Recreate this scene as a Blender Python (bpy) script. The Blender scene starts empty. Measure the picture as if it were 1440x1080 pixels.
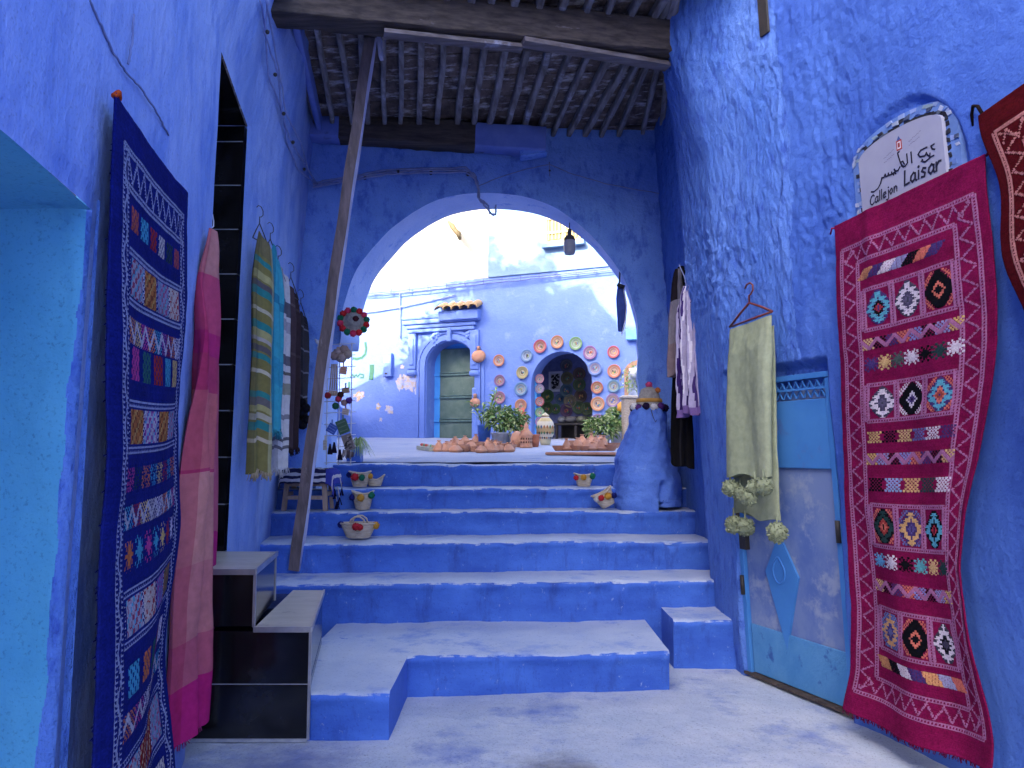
import bpy, math, random
import numpy as np
from mathutils import Vector, Matrix, geometry
V = Vector
rnd = random.Random(7)
rad = math.radians
sc = bpy.context.scene
col = sc.collection

# ------------------------------------------------------------------ camera, light, exposure
F, PITCH, H = 1050.0, rad(5.0), 1.55            # focal length in photo pixels, upward tilt, eye height
cam_d = bpy.data.cameras.new("camera"); cam = bpy.data.objects.new("camera", cam_d); col.objects.link(cam)
cam.location = (0, 0, H); cam.rotation_euler = (rad(90) + PITCH, 0, 0)
cam_d.sensor_width = 36; cam_d.lens = 36 * F / 1440; cam_d.clip_start = 0.05; cam_d.clip_end = 500
sc.camera = cam
SUN_EL, SUN_AZ = rad(35), rad(-45)               # azimuth: behind the camera, towards the left
S = V((math.sin(SUN_AZ) * math.cos(SUN_EL), -math.cos(SUN_AZ) * math.cos(SUN_EL), math.sin(SUN_EL)))
w = bpy.data.worlds.new("World"); sc.world = w; w.use_nodes = True
nt = w.node_tree; bg = nt.nodes["Background"]
sky = nt.nodes.new("ShaderNodeTexSky"); sky.sky_type = 'NISHITA'; sky.sun_disc = False
sky.sun_elevation = SUN_EL; sky.sun_rotation = math.atan2(S.x, S.y)
sky.air_density = 0.8; sky.dust_density = 5.0; sky.ozone_density = 0.3
nt.links.new(sky.outputs[0], bg.inputs[0]); bg.inputs[1].default_value = 0.15
sun_d = bpy.data.lights.new("sun", 'SUN'); sun = bpy.data.objects.new("sun", sun_d); col.objects.link(sun)
sun_d.energy = 2.0; sun_d.angle = rad(0.53); sun_d.color = (1, .96, .9)
sun.rotation_euler = S.to_track_quat('Z', 'Y').to_euler()
sc.view_settings.view_transform = 'Standard'; sc.view_settings.look = 'None'
sc.view_settings.exposure = 2.8; sc.view_settings.gamma = 1
sc.cycles.max_bounces = 12; sc.cycles.diffuse_bounces = 8
sc.cycles.use_denoising = True

# ------------------------------------------------------------------ rays and wall surfaces
cp, sp = math.cos(PITCH), math.sin(PITCH)
def ray(px, py):
    a, b = (px - 720) / F, (540 - py) / F
    return V((a, cp - b * sp, sp + b * cp))
def at(px, py, Y):
    d = ray(px, py); t = Y / d.y
    return V((d.x * t, Y, H + d.z * t))
def XL(Y, z):
    z = np.minimum(z, 4.8)
    return -.865 - .2 * np.maximum(Y, 0) + np.interp(Y, [4.85, 5.6, 7.3], [.016, .055, .075]) * z + np.interp(Y, [3.5, 4.5, 5.6, 6.6], [.12, .22, .14, .0]) * np.maximum(z - 3.8, 0)
RY = [-8, 3.4, 4.24, 4.45, 5.28, 5.7, 6.0, 6.06, 6.3, 8.2]
RX = [5.2, 2.25, 2.03, 1.95, 1.60, 1.585, 1.60, 1.69, 1.74, 1.74]
def XR(Y, z):
    return np.interp(Y, RY, RX) - np.interp(Y, [5, 6, 6.3], [.04, .06, .052]) * np.minimum(z, 5.2) - np.interp(Y, [4.9, 5.4, 5.8, 6.05], [0, .2, .11, 0]) * np.clip((z - 3.7) / .9, 0, 1)
def Lw(Y, z, o=0): return V((float(XL(Y, z)) + o, Y, z))
def Rw(Y, z, o=0): return V((float(XR(Y, z)) - o, Y, z))
def _hit(px, py, f, y0, y1):
    best, bd = None, 1e9
    for i in range(1200):
        Y = y0 + (y1 - y0) * i / 1199
        p = at(px, py, Y); d = abs(p.x - f(Y, p.z))
        if d < bd: best, bd = p, d
    return best
def onL(px, py, o=0): return _hit(px, py, lambda Y, z: float(XL(Y, z)) + o, 1.2, 7.4)
def onR(px, py, o=0): return _hit(px, py, lambda Y, z: float(XR(Y, z)) - o, 2.4, 5.95)
FN = V((-.4, -1, 0)).normalized(); FT = V((1, -.4, 0)).normalized()      # far wall: normal and tangent
def YF(X): return 15.5 - .4 * X
F0 = V((0, 15.5, 0))
def onF(px, py, o=0):
    d = ray(px, py); t = (F0 + FN * o - V((0, 0, H))).dot(FN) / d.dot(FN)
    return V((0, 0, H)) + d * t
def fpt(s, z, o=0): return F0 + FT * s + V((0, 0, z)) + FN * o
def fs(p): return (p - F0).dot(FT)
def zc(Y): return 1.4 + .045 * (Y - 7.6)        # courtyard ground height
def onG(px, py):
    for i in range(3000):
        Y = 7.6 + i * .004
        if at(px, py, Y).z <= zc(Y): break
    return at(px, py, Y)
AT = V((.15, 1, 0))                              # direction the arch tunnel runs in
def YA(X): return 7.35 + .12 * X

# ------------------------------------------------------------------ numpy noise
def pn(x, y, seed=0):
    x = np.asarray(x, float); y = np.asarray(y, float)
    xi, yi = np.floor(x).astype(np.int64), np.floor(y).astype(np.int64)
    xf, yf = x - xi, y - yi
    def g(ix, iy, fx, fy):
        h = (ix * 374761393 + iy * 668265263 + seed * 974634541) & 0x7fffffff
        h = ((h ^ (h >> 13)) * 1274126177) & 0x7fffffff
        a = (h ^ (h >> 16)) % 4096 / 4096 * 2 * math.pi
        return np.cos(a) * fx + np.sin(a) * fy
    u, v = xf ** 3 * (xf * (xf * 6 - 15) + 10), yf ** 3 * (yf * (yf * 6 - 15) + 10)
    a = g(xi, yi, xf, yf); b = g(xi + 1, yi, xf - 1, yf); c = g(xi, yi + 1, xf, yf - 1); d = g(xi + 1, yi + 1, xf - 1, yf - 1)
    return (a * (1 - u) + b * u) * (1 - v) + (c * (1 - u) + d * u) * v
def fbm(x, y, o=4, seed=0):
    r, amp = 0, 1
    for i in range(o):
        r = r + amp * pn(np.asarray(x) * 2 ** i, np.asarray(y) * 2 ** i, seed + i * 17); amp *= .5
    return r

# ------------------------------------------------------------------ materials
def _bump(n, l, src, strength, dist, prev=None):
    b = n.new("ShaderNodeBump"); b.inputs['Strength'].default_value = strength; b.inputs['Distance'].default_value = dist
    l.new(src, b.inputs['Height'])
    if prev is not None: l.new(prev, b.inputs['Normal'])
    return b.outputs[0]
def _noise(n, l, co, scale, detail=5, st=(1, 1, 1), rough=.6):
    m = n.new("ShaderNodeMapping"); m.inputs['Scale'].default_value = st; l.new(co, m.inputs[0])
    t = n.new("ShaderNodeTexNoise"); t.inputs['Scale'].default_value = scale; t.inputs['Detail'].default_value = detail
    t.inputs['Roughness'].default_value = rough; l.new(m.outputs[0], t.inputs['Vector'])
    return t.outputs['Fac']
def _ramp(n, l, src, lo, hi):
    r = n.new("ShaderNodeMapRange"); r.inputs[1].default_value = lo; r.inputs[2].default_value = hi; l.new(src, r.inputs[0])
    return r.outputs[0]
def _mix(n, l, fac, a, b, mode='MIX'):
    m = n.new("ShaderNodeMix"); m.data_type = 'RGBA'; m.blend_type = mode
    for s, v in ((0, fac), (6, a), (7, b)):
        if isinstance(v, (int, float)): m.inputs[s].default_value = v
        elif isinstance(v, tuple): m.inputs[s].default_value = v + (1,) if len(v) == 3 else v
        else: l.new(v, m.inputs[s])
    return m.outputs[2]
def M(name, a, b=None, c=None, s=3, st=(1, 1, 1), lo=.35, hi=.65, cs=2, cst=(1, 1, 1), clo=.58, chi=.66, rough=.85,
      bump=0, bs=30, bd=.01, bst=(1, 1, 1), spec=.3, metal=0, attr=False, fine=0, trans=0, sheen=0):
    m = bpy.data.materials.new(name); m.use_nodes = True
    n, l = m.node_tree.nodes, m.node_tree.links
    p = n["Principled BSDF"]; co = n.new("ShaderNodeTexCoord").outputs['Object']
    p.inputs['Roughness'].default_value = rough; p.inputs['Metallic'].default_value = metal
    p.inputs['Specular IOR Level'].default_value = spec
    if trans: p.inputs['Transmission Weight'].default_value = trans
    if sheen: p.inputs['Sheen Weight'].default_value = sheen
    if attr:
        at_ = n.new("ShaderNodeAttribute"); at_.attribute_name = "Col"; colr = at_.outputs['Color']
        v = _ramp(n, l, _noise(n, l, co, s, 4, st), .25, .75)
        colr = _mix(n, l, v, _mix(n, l, 1.0, colr, (.72, .72, .72), 'MULTIPLY'), colr)
    else:
        colr = a
        if b: colr = _mix(n, l, _ramp(n, l, _noise(n, l, co, s, 6, st), lo, hi), a, b)
        if c: colr = _mix(n, l, _ramp(n, l, _noise(n, l, co, cs, 8, cst, .68), clo, chi), colr, c)
        if fine: colr = _mix(n, l, _ramp(n, l, _noise(n, l, co, 90, 3), .56, .7), colr, _mix(n, l, 1.0, colr, (1 - fine,) * 3, 'MULTIPLY'))
    if isinstance(colr, tuple): p.inputs['Base Color'].default_value = colr + (1,)
    else: l.new(colr, p.inputs['Base Color'])
    if bump:
        b1 = _bump(n, l, _noise(n, l, co, bs, 6, bst), bump, bd)
        b2 = _bump(n, l, _noise(n, l, co, bs * 6, 3), bump * .5, bd * .25, b1)
        l.new(b2, p.inputs['Normal'])
    return m

def step_mat(name, blue, blue2, pale, pale2, worn):
    """blue riser paint that gives way to worn pale paint over the lip; Col.r is 0 on the riser, 1 on the tread"""
    m = bpy.data.materials.new(name); m.use_nodes = True
    n, l = m.node_tree.nodes, m.node_tree.links; p = n["Principled BSDF"]; co = n.new("ShaderNodeTexCoord").outputs['Object']
    p.inputs['Roughness'].default_value = .75; p.inputs['Specular IOR Level'].default_value = .3
    at_ = n.new("ShaderNodeAttribute"); at_.attribute_name = "Col"; sp = n.new("ShaderNodeSeparateColor"); l.new(at_.outputs['Color'], sp.inputs[0])
    ma = n.new("ShaderNodeMath"); ma.operation = 'MULTIPLY_ADD'; ma.inputs[1].default_value = 1.1; l.new(_noise(n, l, co, 9, 7), ma.inputs[0]); l.new(sp.outputs[0], ma.inputs[2])
    f = _ramp(n, l, ma.outputs[0], .98, 1.1)
    b = _mix(n, l, _ramp(n, l, _noise(n, l, co, 2, 6, (1, 1, 2)), .35, .65), blue, blue2); b = _mix(n, l, _ramp(n, l, _noise(n, l, co, 8, 8), .66, .85), b, (.14, .25, .6))
    t = _mix(n, l, _ramp(n, l, _noise(n, l, co, 2.6, 6), .35, .65), pale, pale2); t = _mix(n, l, _ramp(n, l, _noise(n, l, co, 2.4, 9, (1, 1, 1), .7), .54, .7), t, worn)
    b = _mix(n, l, _ramp(n, l, _noise(n, l, co, 7, 7, (1, 1, .3), .7), .54, .74), b, (.022, .055, .25)); b = _mix(n, l, _ramp(n, l, _noise(n, l, co, 26, 8, (1, 1, .6), .75), .62, .68), b, (.2, .27, .52))
    t = _mix(n, l, _ramp(n, l, _noise(n, l, co, 18, 8, (1, 1, 1), .75), .62, .7), t, (.2, .22, .3))
    c = _mix(n, l, f, b, t); c = _mix(n, l, _ramp(n, l, _noise(n, l, co, 70, 3), .58, .7), c, _mix(n, l, 1.0, c, (.72, .74, .8), 'MULTIPLY'))
    l.new(c, p.inputs['Base Color'])
    l.new(_bump(n, l, _noise(n, l, co, 110, 3), .25, .003, _bump(n, l, _noise(n, l, co, 20, 6), .45, .01)), p.inputs['Normal'])
    return m
def floor_patch(m, c, r, colr):
    """a dark patch with its own ragged outline, mixed into a floor material"""
    n, l = m.node_tree.nodes, m.node_tree.links; p = n["Principled BSDF"]; src = p.inputs['Base Color'].links[0].from_socket
    co = n.new("ShaderNodeTexCoord").outputs['Object']; vm = n.new("ShaderNodeVectorMath"); vm.operation = 'DISTANCE'; vm.inputs[1].default_value = c; l.new(co, vm.inputs[0])
    ma = n.new("ShaderNodeMath"); ma.operation = 'MULTIPLY_ADD'; ma.inputs[1].default_value = r * 2.2; l.new(_noise(n, l, co, 5, 8, (1, 1, 1), .7), ma.inputs[0]); l.new(vm.outputs['Value'], ma.inputs[2])
    f = n.new("ShaderNodeMapRange"); f.inputs[1].default_value = r * 1.4; f.inputs[2].default_value = r * 2.2; f.inputs[3].default_value = .75; f.inputs[4].default_value = 0; l.new(ma.outputs[0], f.inputs[0])
    l.new(_mix(n, l, f.outputs[0], src, colr), p.inputs['Base Color'])
stair_m = step_mat("worn_stair_paint", (.026, .085, .4), (.052, .145, .54), (.33, .4, .57), (.43, .49, .61), (.16, .25, .55))
BL = dict(
 left=M("lavender_blue_plaster", (.17, .28, .62), (.3, .4, .7), (.095, .19, .55), s=2.4, st=(1, 1, .6), cs=4, cst=(1, 1, .5), clo=.52, chi=.72, bump=.8, bs=14, bd=.02, bst=(1, 1, .6), fine=.25),
 right=M("blue_plaster", (.058, .15, .5), (.09, .195, .56), (.034, .09, .4), s=3.2, st=(1, 1, .5), cs=17, cst=(1, 1, .42), clo=.52, chi=.66, bump=1, bs=20, bd=.035, bst=(1, 1, .45), fine=.25),
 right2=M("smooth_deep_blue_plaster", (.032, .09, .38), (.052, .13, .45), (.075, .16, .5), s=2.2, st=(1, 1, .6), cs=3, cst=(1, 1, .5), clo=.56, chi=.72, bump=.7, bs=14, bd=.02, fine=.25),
 arch=M("deep_blue_plaster", (.115, .24, .64), (.165, .305, .7), (.075, .165, .55), s=3.5, cs=7, cst=(1, 1, .6), clo=.52, chi=.64, bump=.9, bs=15, bd=.02, fine=.25),
 buttress=M("buttress_blue_plaster", (.07, .16, .54), (.095, .2, .6), (.15, .27, .64), s=4, cs=6, clo=.58, chi=.68, bump=.9, bs=14, bd=.02, fine=.25),
 soffit=M("pale_blue_plaster", (.33, .45, .82), (.42, .53, .85), (.2, .32, .76), s=3, cs=4, bump=.5, bs=24, bd=.01, fine=.2),
 riser=M("riser_blue_paint", (.06, .15, .54), (.08, .18, .6), (.15, .26, .66), s=2.0, st=(1, 1, 2), cs=5, clo=.62, chi=.78, bump=.4, bs=18, bd=.01, fine=.25),
 tread=M("worn_tread_paint", (.44, .5, .66), (.54, .58, .68), (.22, .31, .62), s=2.4, cs=2.2, clo=.52, chi=.72, bump=.45, bs=24, bd=.008, fine=.3, rough=.75),
 floor=M("worn_floor_paint", (.36, .41, .51), (.47, .505, .57), (.17, .23, .45), s=2.4, cs=1.7, clo=.52, chi=.68, bump=.7, bs=16, bd=.014, fine=.4, rough=.7),
 far=M("courtyard_blue_plaster", (.125, .205, .53), (.15, .235, .56), (.2, .285, .59), s=2, cs=2.6, clo=.58, chi=.7, bump=.5, bs=14, bd=.02, fine=.12),
 faru=M("upper_pale_plaster", (.145, .235, .36), (.18, .27, .39), (.11, .19, .34), s=2, cs=3, bump=.5, bs=10, bd=.02, fine=.2),
 cream=M("cream_plaster", (.34, .31, .26), (.42, .39, .33), (.26, .24, .21), s=2, bump=.4, bs=10, bd=.02),
 court=M("courtyard_ground_paint", (.27, .3, .42), (.33, .35, .44), (.2, .24, .4), s=1.2, cs=1.5, bump=.4, bs=15, bd=.01, fine=.3),
 cyan=M("turquoise_plaster", (.06, .26, .45), (.085, .31, .5), (.045, .2, .4), s=2, cs=2, bump=.45, bs=18, bd=.012, fine=.3),
)
floor_patch(BL['floor'], (.25, 3.74, 0), .27, (.12, .115, .12)); floor_patch(BL['floor'], (-1.1, 3.75, 0), .4, (.14, .17, .34))  # one damp mark mid-floor, one dark blue patch at lower left
wood_dark = M("dark_weathered_wood", (.035, .028, .026), (.09, .07, .06), (.22, .2, .21), s=5, st=(.6, 6, 6), cs=4, cst=(.5, 3, 3), clo=.64, chi=.75, bump=.5, bs=20, bd=.01, bst=(.4, 3, 3))
wood_plank = M("mottled_roof_board", (.06, .044, .042), (.17, .13, .12), (.5, .48, .52), s=4, st=(3, 1.2, 3), cs=4.5, cst=(1, 2.4, 1), clo=.53, chi=.68, bump=.6, bs=14, bd=.01, fine=.4)
wood_batten = M("grey_batten_wood", (.12, .105, .105), (.28, .26, .27), (.42, .42, .48), s=6, st=(4, .6, 4), cs=3, clo=.58, chi=.7, bump=.4, bs=30, bd=.006)
wood_pale = M("pale_beam_board", (.2, .175, .18), (.1, .08, .08), (.27, .27, .34), s=4, st=(.6, 5, 5), cs=3, bump=.4, bs=20, bd=.006)
wood_post = M("post_wood", (.17, .13, .135), (.085, .068, .068), (.28, .24, .25), s=7, st=(3, 3, .3), cs=5, cst=(2, 2, .5), clo=.62, chi=.72, bump=.5, bs=22, bd=.006, bst=(3, 3, .3))
post_edge = M("pale_lavender_wood", (.5, .5, .68), (.38, .37, .48), s=6, bump=.4, bs=30, bd=.004)
wood_blue = M("blue_painted_timber", (.11, .17, .48), (.17, .24, .56), (.05, .045, .06), s=4, cs=3, clo=.66, chi=.74, bump=.4, bs=18, bd=.006)
attr_cloth = M("woven_cloth", (0, 0, 0), attr=True, s=25, rough=1, bump=.6, bs=160, bd=.002, spec=.04)
attr_glaze = M("painted_glaze", (0, 0, 0), attr=True, s=8, rough=.55, spec=.3)
black_tile = M("black_tile", (.004, .004, .005), (.007, .007, .009), (.02, .021, .026), s=2, cs=3, clo=.5, chi=.75, rough=.14, spec=.5, bump=.05, bs=8, bd=.004)
grout = M("grout", (.35, .37, .42), (.25, .27, .33), s=20)
marble = M("pale_stone_slab", (.34, .32, .29), (.42, .4, .37), (.24, .23, .23), s=4, st=(1, 4, 1), cs=6, rough=.4, bump=.15, bs=30, bd=.003)
steel = M("dull_steel", (.5, .5, .54), (.35, .36, .4), s=8, rough=.35, metal=.8)
black_metal = M("black_metal", (.02, .02, .022), (.035, .03, .03), s=20, rough=.5)
wire_m = M("painted_wire", (.1, .13, .26), (.2, .24, .42), s=10, rough=.7)
wire_pale = M("pale_wire", (.26, .31, .52), (.16, .2, .42), s=8, rough=.7)
terra = M("terracotta", (.42, .2, .12), (.48, .26, .18), (.32, .14, .09), s=9, cs=7, bump=.3, bs=40, bd=.003)
leaf_m = [M("leaf_%s" % k, a, b, s=14, rough=.65, spec=.15) for k, a, b in (("green", (.12, .22, .06), (.2, .3, .1)), ("pale_green", (.3, .38, .16), (.4, .46, .24)), ("dark_green", (.06, .13, .045), (.1, .18, .06)))]
straw = M("woven_straw", (.48, .41, .32), (.36, .29, .21), s=30, st=(1, 1, 4), bump=.8, bs=60, bd=.006, bst=(1, 1, 3))
white_p = M("white_paint", (.62, .63, .7), (.5, .52, .6), s=6)
plain = {}
def P(name, c, rough=.85, bump=.3):
    if name not in plain: plain[name] = M(name, c, tuple(x * .72 for x in c), s=12, rough=rough, bump=bump, bs=60, bd=.003)
    return plain[name]

# ------------------------------------------------------------------ objects
def tag(o, label=None, cat=None, group=None, kind=None):
    if label: o["label"] = label
    if cat: o["category"] = cat
    if group: o["group"] = group
    if kind: o["kind"] = kind
    return o
def thing(name, loc, label, cat, group=None):
    o = bpy.data.objects.new(name, None); o.location = loc; o.empty_display_size = .1; col.objects.link(o)
    return tag(o, label, cat, group)
def link(name, me, parent=None):
    o = bpy.data.objects.new(name, me); col.objects.link(o)
    if parent is not None:
        o.parent = parent
        q, m = parent, Matrix()
        while q is not None: m = q.matrix_basis @ m if q.parent is None else q.matrix_parent_inverse @ q.matrix_basis @ m; q = q.parent
        o.matrix_parent_inverse = m.inverted()
    return o
class MB:
    def __init__(s): s.v, s.f, s.c, s.m, s.sm = [], [], [], [], []
    def face(s, idx, c=(1, 1, 1), m=0, smooth=False): s.f.append(idx); s.c.append(c); s.m.append(m); s.sm.append(smooth)
    def pt(s, p): s.v.append(tuple(p)); return len(s.v) - 1
    def poly(s, pts, c=(1, 1, 1), m=0, smooth=False): s.face([s.pt(p) for p in pts], c, m, smooth); return s
    def box(s, c, size, R=None, col_=(1, 1, 1), m=0):
        c = V(c); h = V(size) / 2; R = R or Matrix.Identity(3); b = len(s.v)
        for i in range(8):
            d = V(((1 if i & 1 else -1) * h.x, (1 if i & 2 else -1) * h.y, (1 if i & 4 else -1) * h.z)); s.v.append(tuple(c + R @ d))
        for q in ((0, 2, 3, 1), (4, 5, 7, 6), (0, 1, 5, 4), (2, 6, 7, 3), (0, 4, 6, 2), (1, 3, 7, 5)): s.face([b + k for k in q], col_, m)
        return s
    def hexa(s, p, col_=(1, 1, 1), m=0):
        b = len(s.v); s.v += [tuple(q) for q in p]
        for q in ((0, 2, 3, 1), (4, 5, 7, 6), (0, 1, 5, 4), (2, 6, 7, 3), (0, 4, 6, 2), (1, 3, 7, 5)): s.face([b + k for k in q], col_, m)
        return s
    def bar(s, a, b, w_, h_, up=(0, 0, 1), col_=(1, 1, 1), m=0):
        a, b = V(a), V(b); d = (b - a); x = d.normalized(); y = V(up).cross(x)
        if y.length < 1e-4: y = V((1, 0, 0)).cross(x)
        y.normalize(); z = x.cross(y); R = Matrix((x, y, z)).transposed()
        return s.box((a + b) / 2, (d.length, w_, h_), R, col_, m)
    def tube(s, pts, r, n=6, col_=(1, 1, 1), m=0, cap=True):
        pts = [V(p) for p in pts]; rings = []; rs = r if isinstance(r, (list, tuple)) else [r] * len(pts)
        prev = None
        for i, p in enumerate(pts):
            d = (pts[min(i + 1, len(pts) - 1)] - pts[max(i - 1, 0)])
            if d.length < 1e-9: d = V((0, 0, 1))
            d.normalize()
            u = prev if prev is not None else (V((0, 0, 1)) if abs(d.z) < .9 else V((1, 0, 0)))
            y = (u - d * u.dot(d))
            if y.length < 1e-5: y = d.orthogonal()
            y.normalize(); prev = y; x = d.cross(y)
            rings.append([s.pt(p + (x * math.cos(2 * math.pi * k / n) + y * math.sin(2 * math.pi * k / n)) * rs[i]) for k in range(n)])
        for i in range(len(pts) - 1):
            for k in range(n): s.face([rings[i][k], rings[i][(k + 1) % n], rings[i + 1][(k + 1) % n], rings[i + 1][k]], col_, m, True)
        if cap: s.face(rings[0][::-1], col_, m); s.face(rings[-1], col_, m)
        return s
    def lathe(s, prof, c, n=20, R=None, col_=(1, 1, 1), m=0, cols=None, sx=1, sy=1):
        c = V(c); R = R or Matrix.Identity(3); rings = []
        for r, z in prof:
            if r < 1e-6: rings.append([s.pt(c + R @ V((0, 0, z)))] * n)
            else: rings.append([s.pt(c + R @ V((r * sx * math.cos(2 * math.pi * k / n), r * sy * math.sin(2 * math.pi * k / n), z))) for k in range(n)])
        for i in range(len(prof) - 1):
            for k in range(n):
                q = [rings[i][k], rings[i][(k + 1) % n], rings[i + 1][(k + 1) % n], rings[i + 1][k]]
                q = list(dict.fromkeys(q))
                if len(q) > 2: s.face(q, cols[i] if cols else col_, m, True)
        return s
    def ball(s, c, r, n=10, k=6, col_=(1, 1, 1), m=0, j=0, sz=1):
        b = len(s.v); pr = [(max(0, r * math.sin(math.pi * i / k)), r * sz * -math.cos(math.pi * i / k)) for i in range(k + 1)]
        pr[0] = (0, pr[0][1]); pr[-1] = (0, pr[-1][1])
        s.lathe(pr, c, n, None, col_, m)
        if j:
            c = V(c)
            for i in range(b, len(s.v)):
                p = V(s.v[i]); s.v[i] = tuple(c + (p - c) * (1 + rnd.uniform(-j, j)))
        return s
    def build(s, name, mats, parent=None, smooth=None):
        me = bpy.data.meshes.new(name); me.from_pydata(s.v, [], s.f); me.validate(clean_customdata=False)
        for m_ in (mats if isinstance(mats, (list, tuple)) else [mats]): me.materials.append(m_)
        if len(me.polygons) == len(s.f):
            me.polygons.foreach_set('material_index', s.m)
            me.polygons.foreach_set('use_smooth', s.sm if smooth is None else [smooth] * len(s.f))
            a = me.color_attributes.new("Col", 'FLOAT_COLOR', 'CORNER')
            arr = []
            for f_, c_ in zip(s.f, s.c): arr += [c_[0], c_[1], c_[2], 1] * len(f_)
            a.data.foreach_set('color', arr)
        return link(name, me, parent)
def fuzz(mb, c, r, colr, n=130, m=0):
    """a pom-pom: a lumpy ball bristling with short yarn ends"""
    c = V(c); mb.ball(c, r * .9, 12, 8, colr, m, .09); n = int(n * 1.5)
    for i in range(n):
        z = rnd.uniform(-1, 1); a = rnd.uniform(0, 6.283); q = math.sqrt(1 - z * z); d = V((q * math.cos(a), q * math.sin(a), z))
        t = d.orthogonal().normalized(); t.rotate(Matrix.Rotation(rnd.uniform(0, 6.28), 3, d)); k = rnd.uniform(.9, 1.1); wd = r * .15
        sh = rnd.uniform(.75, 1.15); cc = tuple(min(1, x * sh) for x in colr)
        mb.poly([c + d * r * .6 + t * wd, c + d * r * .6 - t * wd, c + d * r * k - t * wd * .5, c + d * r * k + t * wd * .5], cc, m)
    return mb
def grid(name, Pm, mats, parent=None, mask=None, cols=None, mi=None, smooth=True):
    nv, nu = Pm.shape[:2]
    me = bpy.data.meshes.new(name)
    i = np.arange(nv * nu).reshape(nv, nu)
    q = np.stack([i[:-1, :-1], i[:-1, 1:], i[1:, 1:], i[1:, :-1]], -1).reshape(-1, 4)
    k = np.ones(len(q), bool) if mask is None else mask.reshape(-1)
    q = q[k]; nf = len(q)
    me.vertices.add(nv * nu); me.vertices.foreach_set('co', Pm.reshape(-1).astype(np.float32))
    me.loops.add(nf * 4); me.loops.foreach_set('vertex_index', q.reshape(-1).astype(np.int32))
    me.polygons.add(nf); me.polygons.foreach_set('loop_start', np.arange(0, nf * 4, 4, dtype=np.int32))
    me.update(calc_edges=True)
    for m_ in (mats if isinstance(mats, (list, tuple)) else [mats]): me.materials.append(m_)
    me.polygons.foreach_set('use_smooth', np.full(nf, smooth))
    if mi is not None: me.polygons.foreach_set('material_index', mi.reshape(-1)[k].astype(np.int32))
    if cols is not None:
        c = np.repeat(cols.reshape(-1, 3)[k], 4, axis=0); c = np.concatenate([c, np.ones((len(c), 1))], 1)
        a = me.color_attributes.new("Col", 'FLOAT_COLOR', 'CORNER'); a.data.foreach_set('color', c.reshape(-1).astype(np.float32))
    me.validate()
    return link(name, me, parent)
def solid(o, t, off=0):
    m = o.modifiers.new("thickness", 'SOLIDIFY'); m.thickness = t; m.offset = off; return o
def bevel(o, wd=.01, seg=2):
    m = o.modifiers.new("bevel", 'BEVEL'); m.width = wd; m.segments = seg; m.limit_method = 'ANGLE'; return o
def lin(*a):
    out = []
    for s_, e_, n_ in a: out.append(np.linspace(s_, e_, n_, endpoint=False))
    out.append([a[-1][1]]); return np.concatenate(out)
def strokes(mb, lines, org, ex, ey, nrm, wd, m=0, c=(1, 1, 1)):
    """pen lettering: each polyline is a flat ribbon lying on the sign face"""
    for ln in lines:
        pts = [org + ex * x + ey * y for x, y in ln]
        if len(pts) == 1:
            p = pts[0]; k = 8; mb.poly([p + (ex.normalized() * math.cos(6.283 * i / k) + ey.normalized() * math.sin(6.283 * i / k)) * wd * .75 + nrm * .0015 for i in range(k)], c, m); continue
        for i in range(len(pts) - 1):
            d = (pts[i + 1] - pts[i])
            if d.length < 1e-6: continue
            d.normalize(); t = nrm.cross(d).normalized() * wd / 2; e = d * wd * .3
            o_ = nrm * (.001 + .00012 * (i % 5))
            mb.poly([pts[i] - e - t + o_, pts[i + 1] + e - t + o_, pts[i + 1] + e + t + o_, pts[i] - e + t + o_], c, m)

# ================================================================== SETTING
def onZ(px, py, zf):
    best = None
    for i in range(1500):
        p = at(px, py, 3 + i * .004)
        d = abs(p.z - zf(p.x))
        if best is None or d < best[0]: best = (d, p)
    return best[1]
# ---- alley floor
ys = lin((-8, 2.6, 30), (2.6, 6.2, 150)); xs = lin((-2.6, 2.6, 200), (2.6, 6, 20))
X, Y = np.meshgrid(xs, ys)
Z = .007 * fbm(X * 2.2, Y * 2.2, 4, 3) + .004 * fbm(X * 9, Y * 9, 3, 5) - .004
tag(grid("floor", np.stack([X, Y, Z], -1), BL['floor']), kind="structure")
# ---- courtyard ground
ys = np.linspace(7.93, 19, 90); xs = np.linspace(-6, 6, 90)
X, Y = np.meshgrid(xs, ys)
Z = zc(Y) + .01 * fbm(X * 1.5, Y * 1.5, 4, 9)
tag(grid("courtyard_ground", np.stack([X, Y, Z], -1), BL['court']), kind="structure")

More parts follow.
